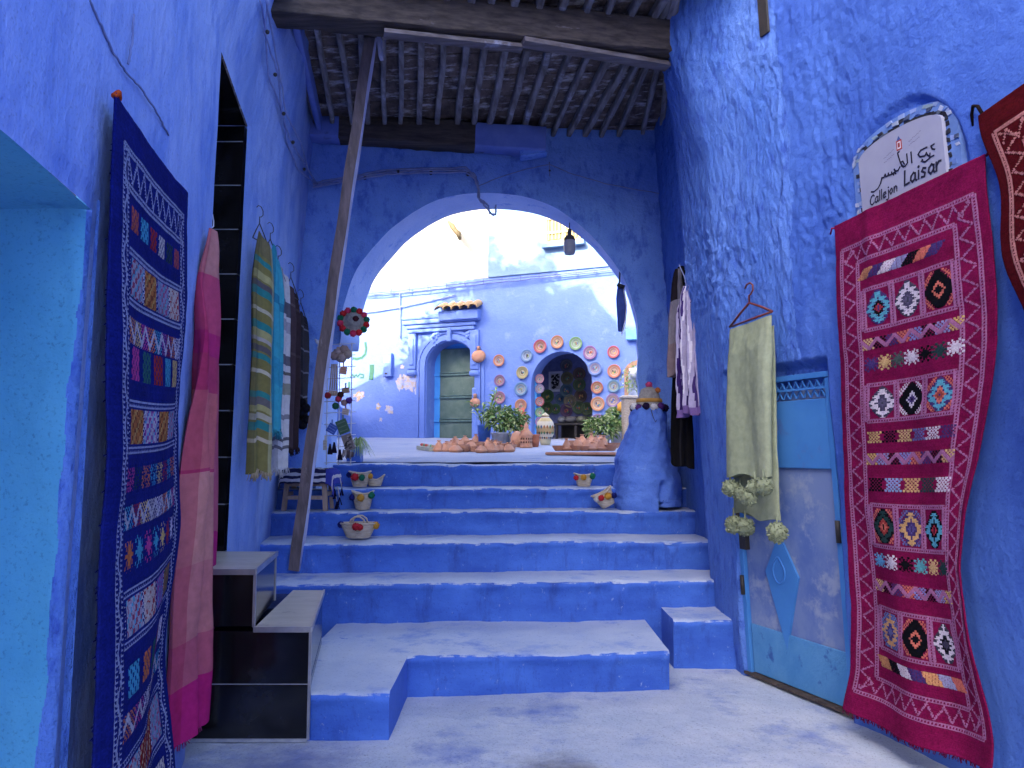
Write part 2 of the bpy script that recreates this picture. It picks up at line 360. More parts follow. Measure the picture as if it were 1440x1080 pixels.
# ---- stairway
stairs = thing("stairway", (0, 4.8, 0), "flight of six blue painted steps with worn pale treads leading up to the arch", "stairway")
def step(name, x0, x1, yf, yb, z0, z1, seed, slope=.05, amp=.028):
    n = max(8, int((x1 - x0) / .025)); xs = np.linspace(x0, x1, n)
    h = z1 - z0
    prof = [(0.012, -min(.26, z0 + .02)), (.008, h * .3), (.004, h * .6), (-.004, h - .06), (-.012, h - .042), (-.015, h - .026), (-.010, h - .012), (.006, h - .003), (.03, h + .001), (.08, h), (.16, h - .002), (.3, h - .001), (yb - yf, h)]
    yy = yf + slope * xs + amp * fbm(xs * 1.3, xs * 0 + seed, 4, seed)
    ck = -.085 + .02 * (seed % 3)
    yy = yy + np.where(xs > ck, .014, -.004) * (x1 - x0 > 2) + .02 * np.clip(1 - np.abs(xs - ck) / .012, 0, 1) * (x1 - x0 > 1.5)
    chip = np.clip(pn(xs * 4.3, xs * 0 + seed * 1.7, seed + 8) - .22, 0, 1) * .16
    zz = amp * .6 * fbm(xs * 1.1, xs * 0 + seed + 5, 3, seed + 2)
    Pm = np.zeros((len(prof), n, 3)); mi = np.zeros((len(prof) - 1, n - 1))
    for j, (dy, dz) in enumerate(prof):
        rg = .007 * fbm(xs * 7, xs * 0 + j * .9 + seed, 3, seed)
        cj = chip * (.5, .9, 1, .7)[j - 4] if 4 <= j <= 7 else 0 * xs; Pm[j, :, 0] = xs; Pm[j, :, 1] = yy + dy + (rg if j < 8 else 0) + cj; Pm[j, :, 2] = z0 + dz + (zz if dz > .1 * h else 0) + (rg if j > 5 else 0) - cj * .5 * (j > 5)
    wv = np.array([0, 0, 0, .0, .08, .22, .5, .9, .98, .95, .9, .8])[:, None] + 0 * xs[None, :-1]
    wv = wv + .22 * fbm(xs[None, :-1] * 3, np.arange(12)[:, None] * .3 + seed, 3, seed)
    o = grid(name, Pm, stair_m, stairs, cols=np.repeat(wv[..., None], 3, 2))
    for i in (0, n - 1):
        q = [tuple(Pm[j, i]) for j in range(len(prof))] + [(Pm[-1, i, 0], Pm[-1, i, 1], Pm[0, i, 2])]
        MB().poly(q if i else q[::-1]).build("step_side", BL['riser'], o)
    return o
step("step", -1.32, -.66, 4.14, 5.95, 0, .246, 1, .0, .004)
step("step", -.66, 1.02, 4.9, 5.95, 0, .246, 2, .08)
step("step_block", 1.15, 1.75, 5.45, 6.0, 0, .34, 3, .0, .012)
step("step", -2.2, 1.85, 5.8, 6.45, .246, .54, 4)
step("step", -2.4, 1.85, 6.3, 7.0, .54, .78, 5)
step("step", -2.4, 1.85, 6.85, 7.35, .78, .99, 6)
step("step", -2.45, 1.85, 7.17, 7.75, .99, 1.18, 7)
step("step", -2.45, 1.85, 7.6, 8.0, 1.18, 1.4, 8, .03)

# ---- left house
lh = thing("house", (-1.6, 3, 0), "lavender blue house on the left with turquoise alcove and tall black tiled doorway", "house")
ys = lin((-8, .2, 20), (.2, 2.2, 70), (2.2, 3.9, 90), (3.9, 4.83, 40), (4.83, 8.2, 150)); zs = lin((-.1, 2.27, 95), (2.27, 3.71, 62), (3.71, 4.9, 46))
Y, Z = np.meshgrid(ys, zs)
def soft(v, a, b, e): return np.clip(np.minimum(v - a, b - v) / e, 0, 1)
D = .016 * fbm(Y * 1.2, Z * .8, 3, 11) + .004 * fbm(Y * 8, Z * 5, 4, 12)
D *= 1 - .8 * np.maximum(soft(Y, 3.83, 4.9, .06) * (Z < 3.8), soft(Y, 0, 2.27, .06) * (Z < 2.33))
cy, cz = (ys[:-1] + ys[1:]) / 2, (zs[:-1] + zs[1:]) / 2
CY, CZ = np.meshgrid(cy, cz)
mask = ~(((CY > .2) & (CY < 2.2) & (CZ < 2.27)) | ((CY > 3.9) & (CY < 4.83) & (CZ < 3.71)))
grid("wall", np.stack([XL(Y, Z) + D, Y, Z], -1), BL['left'], lh, mask)
# turquoise alcove: far jamb, soffit, back
zs = np.linspace(-.1, 2.31, 112); us = lin((0, .2, 50), (.2, .75, 20))
U, Z = np.meshgrid(us, zs)
cu, cz_ = np.meshgrid((us[1:] + us[:-1]) / 2, (zs[1:] + zs[:-1]) / 2)
wrap = (cu < .025 + .055 * (2.27 - cz_) / 2.27 + .02 * fbm(cz_ * 3, cu * 4, 4, 23)).astype(int)     # the blue limewash laps round the corner
rc = .035 * np.clip(1 - U / .05, 0, 1) ** 2
alc = grid("alcove", np.stack([XL(2.2, Z) + .004 - U, 2.2 + rc + .016 * fbm(U * 3, Z * 2, 4, 21) * np.clip(U / .06, 0, 1) + .03 * np.clip((2.2 - Z) / 2.3, 0, 1), Z], -1), [BL['cyan'], BL['right']], lh, mi=wrap)
ys = np.linspace(.2, 2.2, 40); U, Y = np.meshgrid(us, ys)
grid("alcove_soffit", np.stack([XL(Y, 2.27) - U, Y, 2.27 + .008 * fbm(U * 3, Y * 3, 3, 22)], -1), BL['cyan'], alc)
MB().hexa([Lw(.1, -.1, -.75), Lw(2.3, -.1, -.75), Lw(.1, -.1, -.85), Lw(2.3, -.1, -.85), Lw(.1, 2.4, -.75), Lw(2.3, 2.4, -.75), Lw(.1, 2.4, -.85), Lw(2.3, 2.4, -.85)]).build("alcove_back", BL['cyan'], alc)
# tiled doorway: the far jamb faces the camera, clad in black tiles
jb = MB(); zt = [.3 * i for i in range(0, 13)] + [3.71]
for a_, b_ in zip(zt[:-1], zt[1:]):
    p = []
    for z in (a_ + .004, b_ - .004):
        for y in (4.83, 4.93):
            p += [Lw(4.83, z, -.02) + V((0, y - 4.83, 0)), Lw(4.83, z, -.85) + V((0, y - 4.83, 0))]
    jb.hexa(p)
dj = jb.build("doorway_jamb", black_tile, lh)
gj = MB(); p = []
for z in (0, 3.71):
    for y in (4.834, 4.92): p += [Lw(4.83, z, -.03) + V((0, y - 4.83, 0)), Lw(4.83, z, -.84) + V((0, y - 4.83, 0))]
gj.hexa(p).build("jamb_grout", grout, dj)
MB().hexa([Lw(3.9, 3.71, -.012), Lw(4.83, 3.71, -.012), Lw(3.9, 3.71, -.9), Lw(4.83, 3.71, -.9), Lw(3.9, 3.81, -.05), Lw(4.83, 3.81, -.05), Lw(3.9, 3.81, -.9), Lw(4.83, 3.81, -.9)]).build("doorway_lintel", black_tile, lh)
MB().hexa([Lw(3.83, 0, -.82), Lw(4.9, 0, -.82), Lw(3.9, 0, -.9), Lw(4.9, 0, -.9), Lw(3.9, 3.8, -.82), Lw(4.9, 3.8, -.82), Lw(3.9, 3.8, -.9), Lw(4.9, 3.8, -.9)]).build("door", black_metal, lh)
MB().hexa([Lw(3.8, 0, -.03), Lw(3.895, 0, -.03), Lw(3.8, 0, -.9), Lw(3.895, 0, -.9), Lw(3.8, 3.8, -.03), Lw(3.895, 3.8, -.03), Lw(3.8, 3.8, -.9), Lw(3.895, 3.8, -.9)]).build("near_jamb", black_tile, lh)
# unseen upper storey on the left house, sized to keep sun off the alley
MB().box((-4.3, .3, 6.9), (3.4, 14.6, 4.4)).build("upper_storey", BL['left'], lh)
XW = -3.9  # unseen added wing; its roofline is shaped to cast the courtyard shadow
roofl = []
for px, py in ((905, 487), (870, 455), (842, 425), (828, 398), (800, 403), (770, 418), (735, 430), (705, 432), (682, 455), (640, 478), (600, 498), (560, 524), (530, 552), (505, 585)):
    q = onF(px, py); t = (q.x - XW) / -S.x; c = q + S * t; roofl.append((c.y, c.z))
pl = [(7.62, 0), (7.62, max(9.2, roofl[0][1] + .4)), (roofl[0][0], roofl[0][1] + .3)] + roofl[1:] + [(17.2, roofl[-1][1] - .3), (17.2, 0)]
wg = MB(); n = len(pl)
a_ = [wg.pt((XW, y, z)) for y, z in pl]; b_ = [wg.pt((XW - 2.5, y, z)) for y, z in pl]
wg.face(a_); wg.face(b_[::-1])
for i in range(n): wg.face([a_[i], b_[i], b_[(i + 1) % n], a_[(i + 1) % n]])
wg.build("shadow_wing", BL['far'], lh)

# ---- right house
rh = thing("house", (2.0, 4, 0), "rough blue plastered house on the right with worn metal door and tiled street sign niche", "house")
ys = lin((-8, 2.6, 24), (2.6, 3.3, 30), (3.3, 6.15, 260), (6.15, 8.2, 50)); zs = lin((-.1, 4.9, 340), (4.9, 5.6, 12))
Y, Z = np.meshgrid(ys, zs)
XX = XR(Y, Z)
rough = np.clip((Z - 1.6) / 1.2, .3, 1) * np.clip((Y - 3.6) / 1.1, .22, 1) * np.clip(.62 + 1.1 * fbm(Y * .9, Z * .9, 2, 39), .25, 1.1)
tr = fbm(Y * 13 + Z * 1.2, Z * 5.5, 4, 31)                       # trowel marks, taller than wide
tr2 = fbm(Y * 16 + Z * 3, Z * 9, 4, 37)
D = .02 * fbm(Y * 1.3, Z * .9, 3, 32) + rough * (.018 * np.abs(tr) ** .8 * np.sign(tr) + .018 * np.abs(tr2) + .012 * fbm(Y * 30, Z * 18, 3, 33))
D += .012 * np.clip(1 - np.abs(Y - (4.66 + .03 * np.sin(Z * 3) + .02 * np.sin(Z * 11))) / .03, 0, 1) * (Z > 2.3)
door = soft(Y, 4.42, 5.31, .03) * soft(Z, -.5, 2.1, .03)
D = D * (1 - door) - .075 * door
# shallow arched niche for the street sign
sgn = onR(1271, 262); SY, SZ = sgn.y, sgn.z
nich = np.clip((1 - np.sqrt(((Y - SY) / .4) ** 2 + (np.maximum(Z - SZ - .0, 0) / .46) ** 2)) / .1, 0, 1) * soft(Z, SZ - .7, SZ + .6, .03)
D = D * (1 - .8 * nich) - .025 * nich
hole = onR(1075, 22)
hm = soft(Y, hole.y - .07, hole.y + .07, .025) * soft(Z, hole.z - .2, hole.z + .22, .03)
D = D * (1 - hm)
# gouges and cracks
cY, cZ = np.meshgrid((ys[1:] + ys[:-1]) / 2, (zs[1:] + zs[:-1]) / 2)
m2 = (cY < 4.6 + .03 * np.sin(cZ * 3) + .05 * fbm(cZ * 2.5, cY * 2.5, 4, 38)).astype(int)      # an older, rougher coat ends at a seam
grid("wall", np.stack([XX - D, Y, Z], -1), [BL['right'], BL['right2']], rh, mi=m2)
vs = [Rw(hole.y + dy, hole.z + dz, o_) for dz in (-.13, .3) for o_ in (-.1, .014) for dy in (-.035, .035)]
MB().hexa(vs).build("vent_dark_block", black_metal, rh)  # solid black block put in for the shade inside the open slot
MB().box((6.6, 1, 4.5), (2.4, 14, 2.0)).build("upper_storey", BL['right'], rh)

# ---- archway across the alley
aw = thing("archway", (-.2, 7.4, 1.2), "deep blue wall with wide round arch open to the sunlit courtyard", "archway")
ACX, ACZ, AR = -.19, 2.66, 1.46
inner = [(-1.86, .7 + i * .094) for i in range(20)] + [(-1.86, 2.55), (-1.75, 2.553), (-1.66, 2.556)]
for i in range(97):
    a = math.pi - math.pi * i / 96
    inner.append((ACX + AR * (1 + .008 * math.sin(5 * a) + .004 * math.sin(17 * a)) * math.cos(a), ACZ + AR * (1.005 + .006 * math.sin(7 * a)) * math.sin(a)))
inner += [(1.27 + .012 * math.sin(i * 1.7), 2.6 - i * .1) for i in range(20)]
xl_, xr_, zt_ = -2.7, 2.0, 5.0
outer = []
for x, z in inner:
    if z <= 2.7: outer.append((xl_ if x < 0 else xr_, z))
    else:
        dx, dz = x - ACX, z - ACZ + .02
        k = min(((xr_ - ACX) / dx) if dx > 1e-6 else 1e9, ((xl_ - ACX) / dx) if dx < -1e-6 else 1e9, (zt_ - ACZ) / dz)
        outer.append((ACX + dx * k, ACZ + dz * k))
nr = 56; I = np.array(inner); O = np.array(outer); tt = np.linspace(0, 1, nr)[:, None, None] ** 1.2
G = I[None] * (1 - tt) + O[None] * tt
gx, gz = G[..., 0], G[..., 1]
gy = YA(gx) - .022 * fbm(gx * 1.6, gz * 1.6, 4, 41) - .012 * fbm(gx * 7, gz * 7, 4, 42)
front = np.stack([gx, gy, gz], -1)
grid("wall", front, BL['arch'], aw)
back = front.copy(); back[..., 0] += .075; back[..., 1] = YA(gx) + .5
grid("rear_face", back, BL['far'], aw)
k = np.linspace(0, 1, 12)[:, None, None]
st = front[0][None] * (1 - k) + back[0][None] * k
nrm = np.stack([-(I[:, 0] - ACX), np.zeros(len(I)), -(I[:, 1] - ACZ)], -1); nrm /= np.linalg.norm(nrm, axis=1)[:, None]
arc = np.arange(len(I)) * .05
nn = .008 * fbm(arc[None, :] * 3 + 0 * k[..., 0], k[..., 0] * 2, 3, 44); nn[0] = 0
grid("soffit", st + nrm[None] * nn[..., None], BL['soffit'], aw)
# pale lip where the soffit paint wraps round the edge of the arch
# ---- passage roof
rf = thing("passage_roof", (-.2, 6, 4.7), "old timber passage roof with dark beams, grey battens and mottled boards", "roof")
def zr(x): return 4.80 + .045 * x
bd = MB()
ys_ = np.linspace(4.7, 8.0, 18)
rp = [(1.0, )]
for i in range(len(ys_) - 1):
    y0, y1 = ys_[i] + .004, ys_[i + 1] - .004; dz = rnd.uniform(0, .012)
    bd.hexa([(-2.6, y0, zr(-2.6) + dz), (2.1, y0, zr(2.1) + dz), (-2.6, y1, zr(-2.6) + dz), (2.1, y1, zr(2.1) + dz),
             (-2.6, y0, zr(-2.6) + .04), (2.1, y0, zr(2.1) + .04), (-2.6, y1, zr(-2.6) + .04), (2.1, y1, zr(2.1) + .04)])
bd.build("roof_boards", wood_plank, rf)
MB().box((-.3, 6.35, 5.06), (4.8, 3.3, .12)).build("roof_slab", wood_dark, rf)
for (a, b, c, d) in ((120, 65, 195, 375), (205, 90, 250, 365), (280, 95, 320, 380), (350, 110, 378, 390), (428, 140, 432, 395), (490, 145, 490, 400), (560, 155, 553, 405), (632, 165, 613, 410), (707, 170, 680, 413), (770, 160, 735, 418), (840, 170, 788, 422), (912, 180, 850, 425), (980, 190, 905, 422), (1050, 195, 962, 418), (1112, 205, 1020, 410), (1180, 210, 1082, 400), (1245, 220, 1143, 393), (1282, 222, 1197, 390), (1318, 225, 1250, 385), (1352, 230, 1318, 378), (1390, 240, 1374, 372)):
    p, q = onZ(360 + a / 2.4, b / 2.4, lambda x: zr(x) - .04), onZ(360 + c / 2.4, d / 2.4, lambda x: zr(x) - .04)
    dr = (q - p).normalized(); q2 = q + dr * .45; p2 = p - dr * ((p.y - 4.75) / dr.y)
    m = MB(); wd = rnd.uniform(.038, .056); seg = 7
    pts = [p2.lerp(q2, i / seg) + V((rnd.uniform(-.008, .008), 0, rnd.uniform(-.004, .004))) for i in range(seg + 1)]
    for i in range(seg): m.bar(pts[i] - dr * .004, pts[i + 1], wd, .078 + .002 * (i % 2), (0, 0, 1))
    bevel(m.build("batten", wood_batten, rf), .008, 1)
def rough_beam(name, a, b, wd, h, mat_, parent, seed, n=26, amp=.014):
    a, b = V(a), V(b); x = (b - a).normalized(); y = V((0, 0, 1)).cross(x).normalized(); z = x.cross(y)
    prof = [(-.5, -.47), (-.47, -.5), (0, -.5), (.47, -.5), (.5, -.47), (.5, 0), (.5, .47), (.47, .5), (0, .5), (-.47, .5), (-.5, .47), (-.5, 0), (-.5, -.47)]
    Pm = np.zeros((len(prof), n, 3))
    for i in range(n):
        c = a.lerp(b, i / (n - 1))
        for j, (u, v) in enumerate(prof):
            k_ = j % (len(prof) - 1)
            d = amp * float(fbm(i * .35, k_ * .8, 3, seed))
            Pm[j, i] = c + y * (u * wd + d * np.sign(u)) + z * (v * h + d * np.sign(v))
    o = grid(name, Pm, mat_, parent)
    cap = MB(); cap.poly([Pm[j, 0] for j in range(12)]); cap.poly([Pm[j, -1] for j in range(12)][::-1]); 
    cap.build(name + "_end", mat_, o)
    return o
b1a, b1b = onZ(385, 40, lambda x: 4.5 + .02 * x), onZ(938, 92, lambda x: 4.5 + .02 * x)
ex = (b1b - b1a).normalized()
b1a -= ex * .25; b1b += ex * .2
bm1 = rough_beam("beam", b1a + V((0, -.1, .135)), b1b + V((0, -.1, .135)), .2, .25, wood_dark, rf, 51, 60, .012)
j0, j1 = onZ(541, 50, lambda x: 4.47 + .02 * x), onZ(734, 71, lambda x: 4.47 + .02 * x)
rough_beam("packing_board", j0 + V((0, -.03, .0)), j1 + V((0, -.03, 0)), 0.09, .03, wood_pale, rf, 52, 14, .006)
j0, j1 = onZ(735, 62, lambda x: 4.48 + .02 * x), onZ(938, 96, lambda x: 4.47 + .02 * x)
rough_beam("packing_board", j0 + V((0, -.03, 0)), j1 + V((.0, -.03, 0)), 0.1, .035, wood_pale, rf, 53, 18, .006)
e0, e1, e2, e3 = at(414, 176, 6.95), at(478, 181, 7.0), at(668, 194, 7.14), at(766, 200, 7.2)
rough_beam("beam", e1, e2, .2, .24, wood_dark, rf, 54, 24)
rough_beam("painted_beam_end", e0 - V((.15, .02, 0)), e1, .21, .245, wood_blue, rf, 55, 10)
rough_beam("painted_beam_end", e2, e3, .21, .235, wood_blue, rf, 56, 12)
rough_beam("beam_bracket", at(731, 217, 7.2), at(768, 212, 7.2), .14, .09, BL['arch'], rf, 57, 6, .006)
rough_beam("ledger_board", Lw(3.9, 4.66, .07), Lw(7.2, 4.66, .07), .05, .16, wood_blue, rf, 58, 16, .006)

# ---- prop post
po = thing("timber_prop", at(414, 796, 6.22), "long leaning grey timber prop standing on a step and wedged under the dark roof beam", "post")
pb, ptp = at(415, 800, 6.22), at(524, 28, 5.52)
d = (ptp - pb); x = d.normalized(); y = x.cross(V((0, 1, 0))).normalized(); z = y.cross(x)
rot = Matrix.Rotation(rad(3), 3, x); y = rot @ y; z = rot @ z
n = 40; prof = [(-.5, -.5), (-.5, .5), (.5, .5), (.5, -.5), (-.5, -.5)]
m = MB()
for i in range(n):
    t0, t1 = i / n, (i + 1) / n
    def ring(t):
        wdt = .088 - .01 * t; c = pb + d * t + y * .01 * math.sin(t * 4)
        return [m.pt(c + y * (u * wdt + .003 * math.sin(t * 37 + k * 2)) + z * v * .1) for k, (u, v) in enumerate(((-.5, -.5), (-.5, .5), (.5, .5), (.5, -.5)))]
    if i == 0: r0 = ring(0); m.face(r0)
    r1 = ring(t1)
    for k in range(4): m.face([r0[k], r0[(k + 1) % 4], r1[(k + 1) % 4], r1[k]], m=1 if k == 0 else 0)  # one long face takes the paler colour
    r0 = r1
m.face(r0[::-1])
shaft = m.build("shaft", [wood_post, post_edge], po)
hp = at(533, 62, 5.46)
hb = MB(); hb.bar(hp + V((-.015, 0, .2)), hp + V((.02, -.01, -.12)), .03, .075, (0, 1, 0)); bevel(hb.build("cleat", post_edge, po), .006)
hb = MB(); hb.bar(hp + V((-.12, .02, .08)), hp + V((.0, -.03, .05)), .02, .02); hb.build("nail", black_metal, po)

# ---- tiled steps into the black doorway
ts = thing("tiled_steps", (-1.4, 4.4, 0), "two black tiled steps with pale stone tops and steel edges against the left doorway", "steps")
def blockpts(x0, x1, y0, y1, z0, z1): return [(x, y + (x - x0) * 0, z) for z in (z0, z1) for y in (y0, y1) for x in (x0, x1)]
fx = -1.084
lb = MB()
for z0, z1 in ((.02, .297), (.303, .575)): lb.hexa([V((-1.78, 4.11, z0)), V((fx, 4.11, z0)), V((-2.0, 5.17, z0)), V((fx - .2, 5.17, z0)), V((-1.78, 4.11, z1)), V((fx, 4.11, z1)), V((-2.0, 5.17, z1)), V((fx - .2, 5.17, z1))])
lo_ = lb.build("lower_block", black_tile, ts); bevel(lo_, .003, 1)
MB().hexa([V((-1.77, 4.116, 0)), V((fx - .006, 4.116, 0)), V((-1.98, 5.16, 0)), V((fx - .206, 5.16, 0)), V((-1.77, 4.116, .574)), V((fx - .006, 4.116, .574)), V((-1.98, 5.16, .574)), V((fx - .206, 5.16, .574))]).build("grout_line", grout, lo_)
s_ = MB().hexa([V((-1.385, 4.105, .576)), V((fx + .004, 4.105, .576)), V((-1.49, 5.175, .576)), V((fx - .196, 5.175, .576)), V((-1.385, 4.105, .598)), V((fx + .004, 4.105, .598)), V((-1.49, 5.175, .598)), V((fx - .196, 5.175, .598))]).build("tread_slab", marble, ts); bevel(s_, .004, 1)
e_ = MB(); e_.bar((-1.385, 4.1, .588), (fx + .008, 4.1, .588), .012, .028); e_.bar((fx + .008, 4.1, .588), (fx - .192, 5.175, .588), .012, .028); e_.bar((fx + .004, 4.104, .02), (fx + .004, 4.104, .573), .014, .014); e_.build("edge_trim", steel, ts)
ux = -1.39
ub = MB().hexa([V((-1.78, 4.113, .6)), V((ux, 4.113, .6)), V((-1.95, 4.82, .6)), V((ux - .11, 4.82, .6)), V((-1.78, 4.113, .878)), V((ux, 4.113, .878)), V((-1.95, 4.82, .878)), V((ux - .11, 4.82, .878))]).build("upper_block", black_tile, ts); bevel(ub, .003, 1)
s_ = MB().hexa([V((-1.79, 4.1, .88)), V((ux + .005, 4.1, .88)), V((-2.0, 4.82, .88)), V((ux - .105, 4.82, .88)), V((-1.79, 4.1, .904)), V((ux + .005, 4.1, .904)), V((-2.0, 4.82, .904)), V((ux - .105, 4.82, .904))]).build("tread_slab", marble, ts); bevel(s_, .004, 1)
e_ = MB(); e_.bar((-1.79, 4.095, .892), (ux + .009, 4.095, .892), .012, .03); e_.bar((ux + .009, 4.095, .892), (ux - .101, 4.82, .892), .012, .03); e_.bar((ux + .003, 4.107, .6), (ux + .003, 4.107, .876), .014, .014); e_.bar((ux - .11, 4.815, .6), (ux - .11, 4.815, .876), .014, .014); e_.build("edge_trim", steel, ts)
MB().hexa([Lw(3.91, .3, -.0), Lw(4.82, .3, -.0), Lw(3.91, .3, -.82), Lw(4.82, .3, -.82), Lw(3.91, .87, -.0), Lw(4.82, .87, -.0), Lw(3.91, .87, -.82), Lw(4.82, .87, -.82)]).build("doorway_sill", black_tile, ts)

# ---- courtyard house at the back
fh = thing("house", fpt(0, 1.7), "sunlit pale blue house across the courtyard with green door and plate covered doorway", "house")
def fp(px, py, o=0): q = onF(px, py, o); return fs(q), q.z
def archpts(s0, s1, z0, zs_, ztop, n=18):
    c, r = (s0 + s1) / 2, (s1 - s0) / 2
    return [(s0, z0)] + [(c - r * math.cos(math.pi * i / n), zs_ + (ztop - zs_) * math.sin(math.pi * i / n)) for i in range(n + 1)] + [(s1, z0)]
def gz(px): p = onF(px, 600); return zc(p.y)
GD = archpts(fp(600, 540)[0], fp(667, 540)[0], gz(630) - .05, fp(633, 512)[1], fp(633, 480)[1])
PA = archpts(fp(747, 560)[0], fp(833, 560)[0], gz(790) - .05, fp(790, 540)[1], fp(790, 494)[1])
def holed(name, rect, holes, mat_, parent, o=0):
    loops = [[V((s_, z_, 0)) for s_, z_ in rect]] + [[V((s_, z_, 0)) for s_, z_ in h] for h in holes]
    tris = geometry.tessellate_polygon(loops); flat = [p for l_ in loops for p in l_]
    m = MB(); idx = [m.pt(fpt(p.x, p.y, o)) for p in flat]
    for t in tris:
        a, b, c = (flat[i] for i in t)
        m.face([idx[i] for i in (t if (b - a).cross(c - a).z > 0 else t[::-1])])
    return m.build(name, mat_, parent)
sL, sR, zM = -7.5, 6.5, 5.2
holed("wall", [(sL, .9), (sR, .9), (sR, zM), (sL, zM)], [GD, PA], BL['far'], fh)
sE = fp(687, 340)[0]
def slab(name, s0, s1, z0, z1, o0, o1, mat_, parent, bv=.01):
    o = MB().hexa([fpt(s_, z_, o_) for z_ in (z0, z1) for o_ in (o0, o1) for s_ in (s0, s1)]).build(name, mat_, parent)
    return bevel(o, bv) if bv else o
slab("upper_wall", sL, sE - .002, zM + .002, 9.5, -.4, -.03, BL['cream'], fh)
wn0, wn1 = fp(768, 345), fp(817, 300)
slab("upper_wall", sE, sR, zM + .002, 9.5, -.4, .03, BL['faru'], fh)
def reveal(name, pts, depth, mat_, parent):
    m = MB(); a = [m.pt(fpt(s_, z_, 0)) for s_, z_ in pts]; b = [m.pt(fpt(s_, z_, -depth)) for s_, z_ in pts]
    for i in range(len(pts) - 1): m.face([a[i], a[i + 1], b[i + 1], b[i]], smooth=1 < i < len(pts) - 3)
    return m.build(name, mat_, parent)
reveal("door_reveal", GD, .5, BL['far'], fh); reveal("doorway_reveal", PA, .45, BL['far'], fh)
# green door
s0, s1 = GD[0][0], GD[-1][0]; z0 = GD[0][1]; zt1 = max(z for _, z in GD)
green = M("green_door_paint", (.075, .125, .105), (.12, .17, .145), (.3, .36, .33), s=5, cs=26, clo=.66, chi=.72, bump=.3, bs=30, bd=.006)
cyl = M("bright_blue_paint", (.06, .3, .72), (.09, .36, .76), s=4, bump=.2, bs=30, bd=.004)
sm = fp(618, 550, -.35)[0]
slab("door_leaf", s0 - .1, sm, z0, zt1 + .1, -.47, -.37, cyl, fh)
gd = slab("door", sm + .006, s1 + .25, z0, fp(640, 490, -.35)[1], -.42, -.36, green, fh)
slab("door_lintel", sm + .006, s1 + .2, fp(640, 490, -.35)[1] + .004, zt1 + .1, -.46, -.4, cyl, fh)
for y_ in (527, 559, 592):
    zb = fp(640, y_, -.35)[1]
    slab("door_bar", sm + .01, s1 + .2, zb - .02, zb + .02, -.355, -.33, P("teal_bar", (.1, .17, .16)), gd, .006)
    slab("door_bar", sm + .01, s1 + .2, zb + .035, zb + .06, -.355, -.335, P("teal_bar", (.1, .17, .16)), gd, .006)
    slab("leaf_bar", s0, sm - .01, zb - .02, zb + .03, -.365, -.345, cyl, fh, .006)
# carved surround: arch moulding, pilasters, cornice, tiled canopy
def arch_mould(w0, w1, o0, o1, mat_):
    m = MB(); c = (s0 + s1) / 2; zs_ = GD[1][1]; n = 26; top = zt1 - zs_; r = (s1 - s0) / 2
    pts = [(s0, z0)] + [(c - r * math.cos(math.pi * i / n), zs_ + top * math.sin(math.pi * i / n)) for i in range(n + 1)] + [(s1, z0)]
    def off(w_): return [(s0 - w_, z0)] + [(c - (r + w_) * math.cos(math.pi * i / n), zs_ + (top + w_) * math.sin(math.pi * i / n)) for i in range(n + 1)] + [(s1 + w_, z0)]
    a, b = off(w0), off(w1)
    A0, A1, B0, B1 = ([m.pt(fpt(s_, z_, o_)) for s_, z_ in q] for q, o_ in ((a, o0), (a, o1), (b, o0), (b, o1)))
    for i in range(len(pts) - 1):
        m.face([A1[i], B1[i], B1[i + 1], A1[i + 1]]); m.face([A0[i], A1[i], A1[i + 1], A0[i + 1]]); m.face([B1[i], B0[i], B0[i + 1], B1[i + 1]])
    return m.build("arch_moulding", mat_, fh)
arch_mould(.03, .15, -.02, .045, BL['far']); arch_mould(.18, .24, -.02, .03, BL['far'])
sc0, sc1 = fp(569, 455)[0], fp(682, 440)[0]; zcn = fp(630, 452)[1]
slab("cornice", sc0, sc1 - .1, zcn - .04, zcn + .06, -.02, .13, BL['far'], fh, .025)
slab("cornice", sc0 + .08, sc1 - .18, zcn - .13, zcn - .05, -.02, .1, BL['far'], fh, .02)
slab("cornice", sc0 + .12, sc1 - .22, zcn - .22, zcn - .14, -.02, .08, BL['far'], fh, .02)
slab("cornice", sc0 - .02, sc1 - .12, zcn + .07, zcn + .16, -.02, .12, BL['far'], fh, .03)
for a_, b_, zb in ((sc0 + .12, sc0 + .32, fp(580, 520)[1]), (sc1 - .32, sc1 - .12, fp(672, 520)[1])):
    slab("pilaster", a_, b_, zb, zcn - .23, -.02, .07, BL['far'], fh, .02)
    slab("corbel", a_ - .02, b_ + .02, zb - .14, zb - .01, -.02, .1, BL['far'], fh, .05)
    slab("pilaster_panel", a_ + .05, b_ - .05, zb + .1, zcn - .34, .06, .09, BL['far'], fh, .01)
slab("half_column", sc1 - .28, sc1 - .16, z0, fp(672, 545)[1], -.02, .06, BL['far'], fh, .03)
slab("keystone", (s0 + s1) / 2 - .05, (s0 + s1) / 2 + .05, zt1 - .02, zt1 + .3, -.02, .1, BL['far'], fh, .02)
for sd in (-1, 1):
    for i in range(14):
        c_ = fpt((s0 + s1) / 2 + sd * rnd.uniform(.28, .52), zt1 + rnd.uniform(-.08, .22), .012)
        b_ = MB().ball(c_, rnd.uniform(.03, .06), 7, 5); 
        if i == 0 and sd == -1: carve = b_
        else:
            k_ = len(carve.v); carve.v += b_.v; carve.f += [[q + k_ for q in f_] for f_ in b_.f]; carve.c += b_.c; carve.m += b_.m; carve.sm += b_.sm
carve.build("carved_spandrel", BL['far'], fh)
st0, st1 = fp(620, 440)[0], fp(678, 432)[0]; ztile = fp(650, 437)[1]
tl = M("ochre_roof_tile", (.3, .19, .1), (.38, .27, .16), (.2, .13, .08), s=8, bump=.3, bs=30)
tm = MB(); nt_ = 5
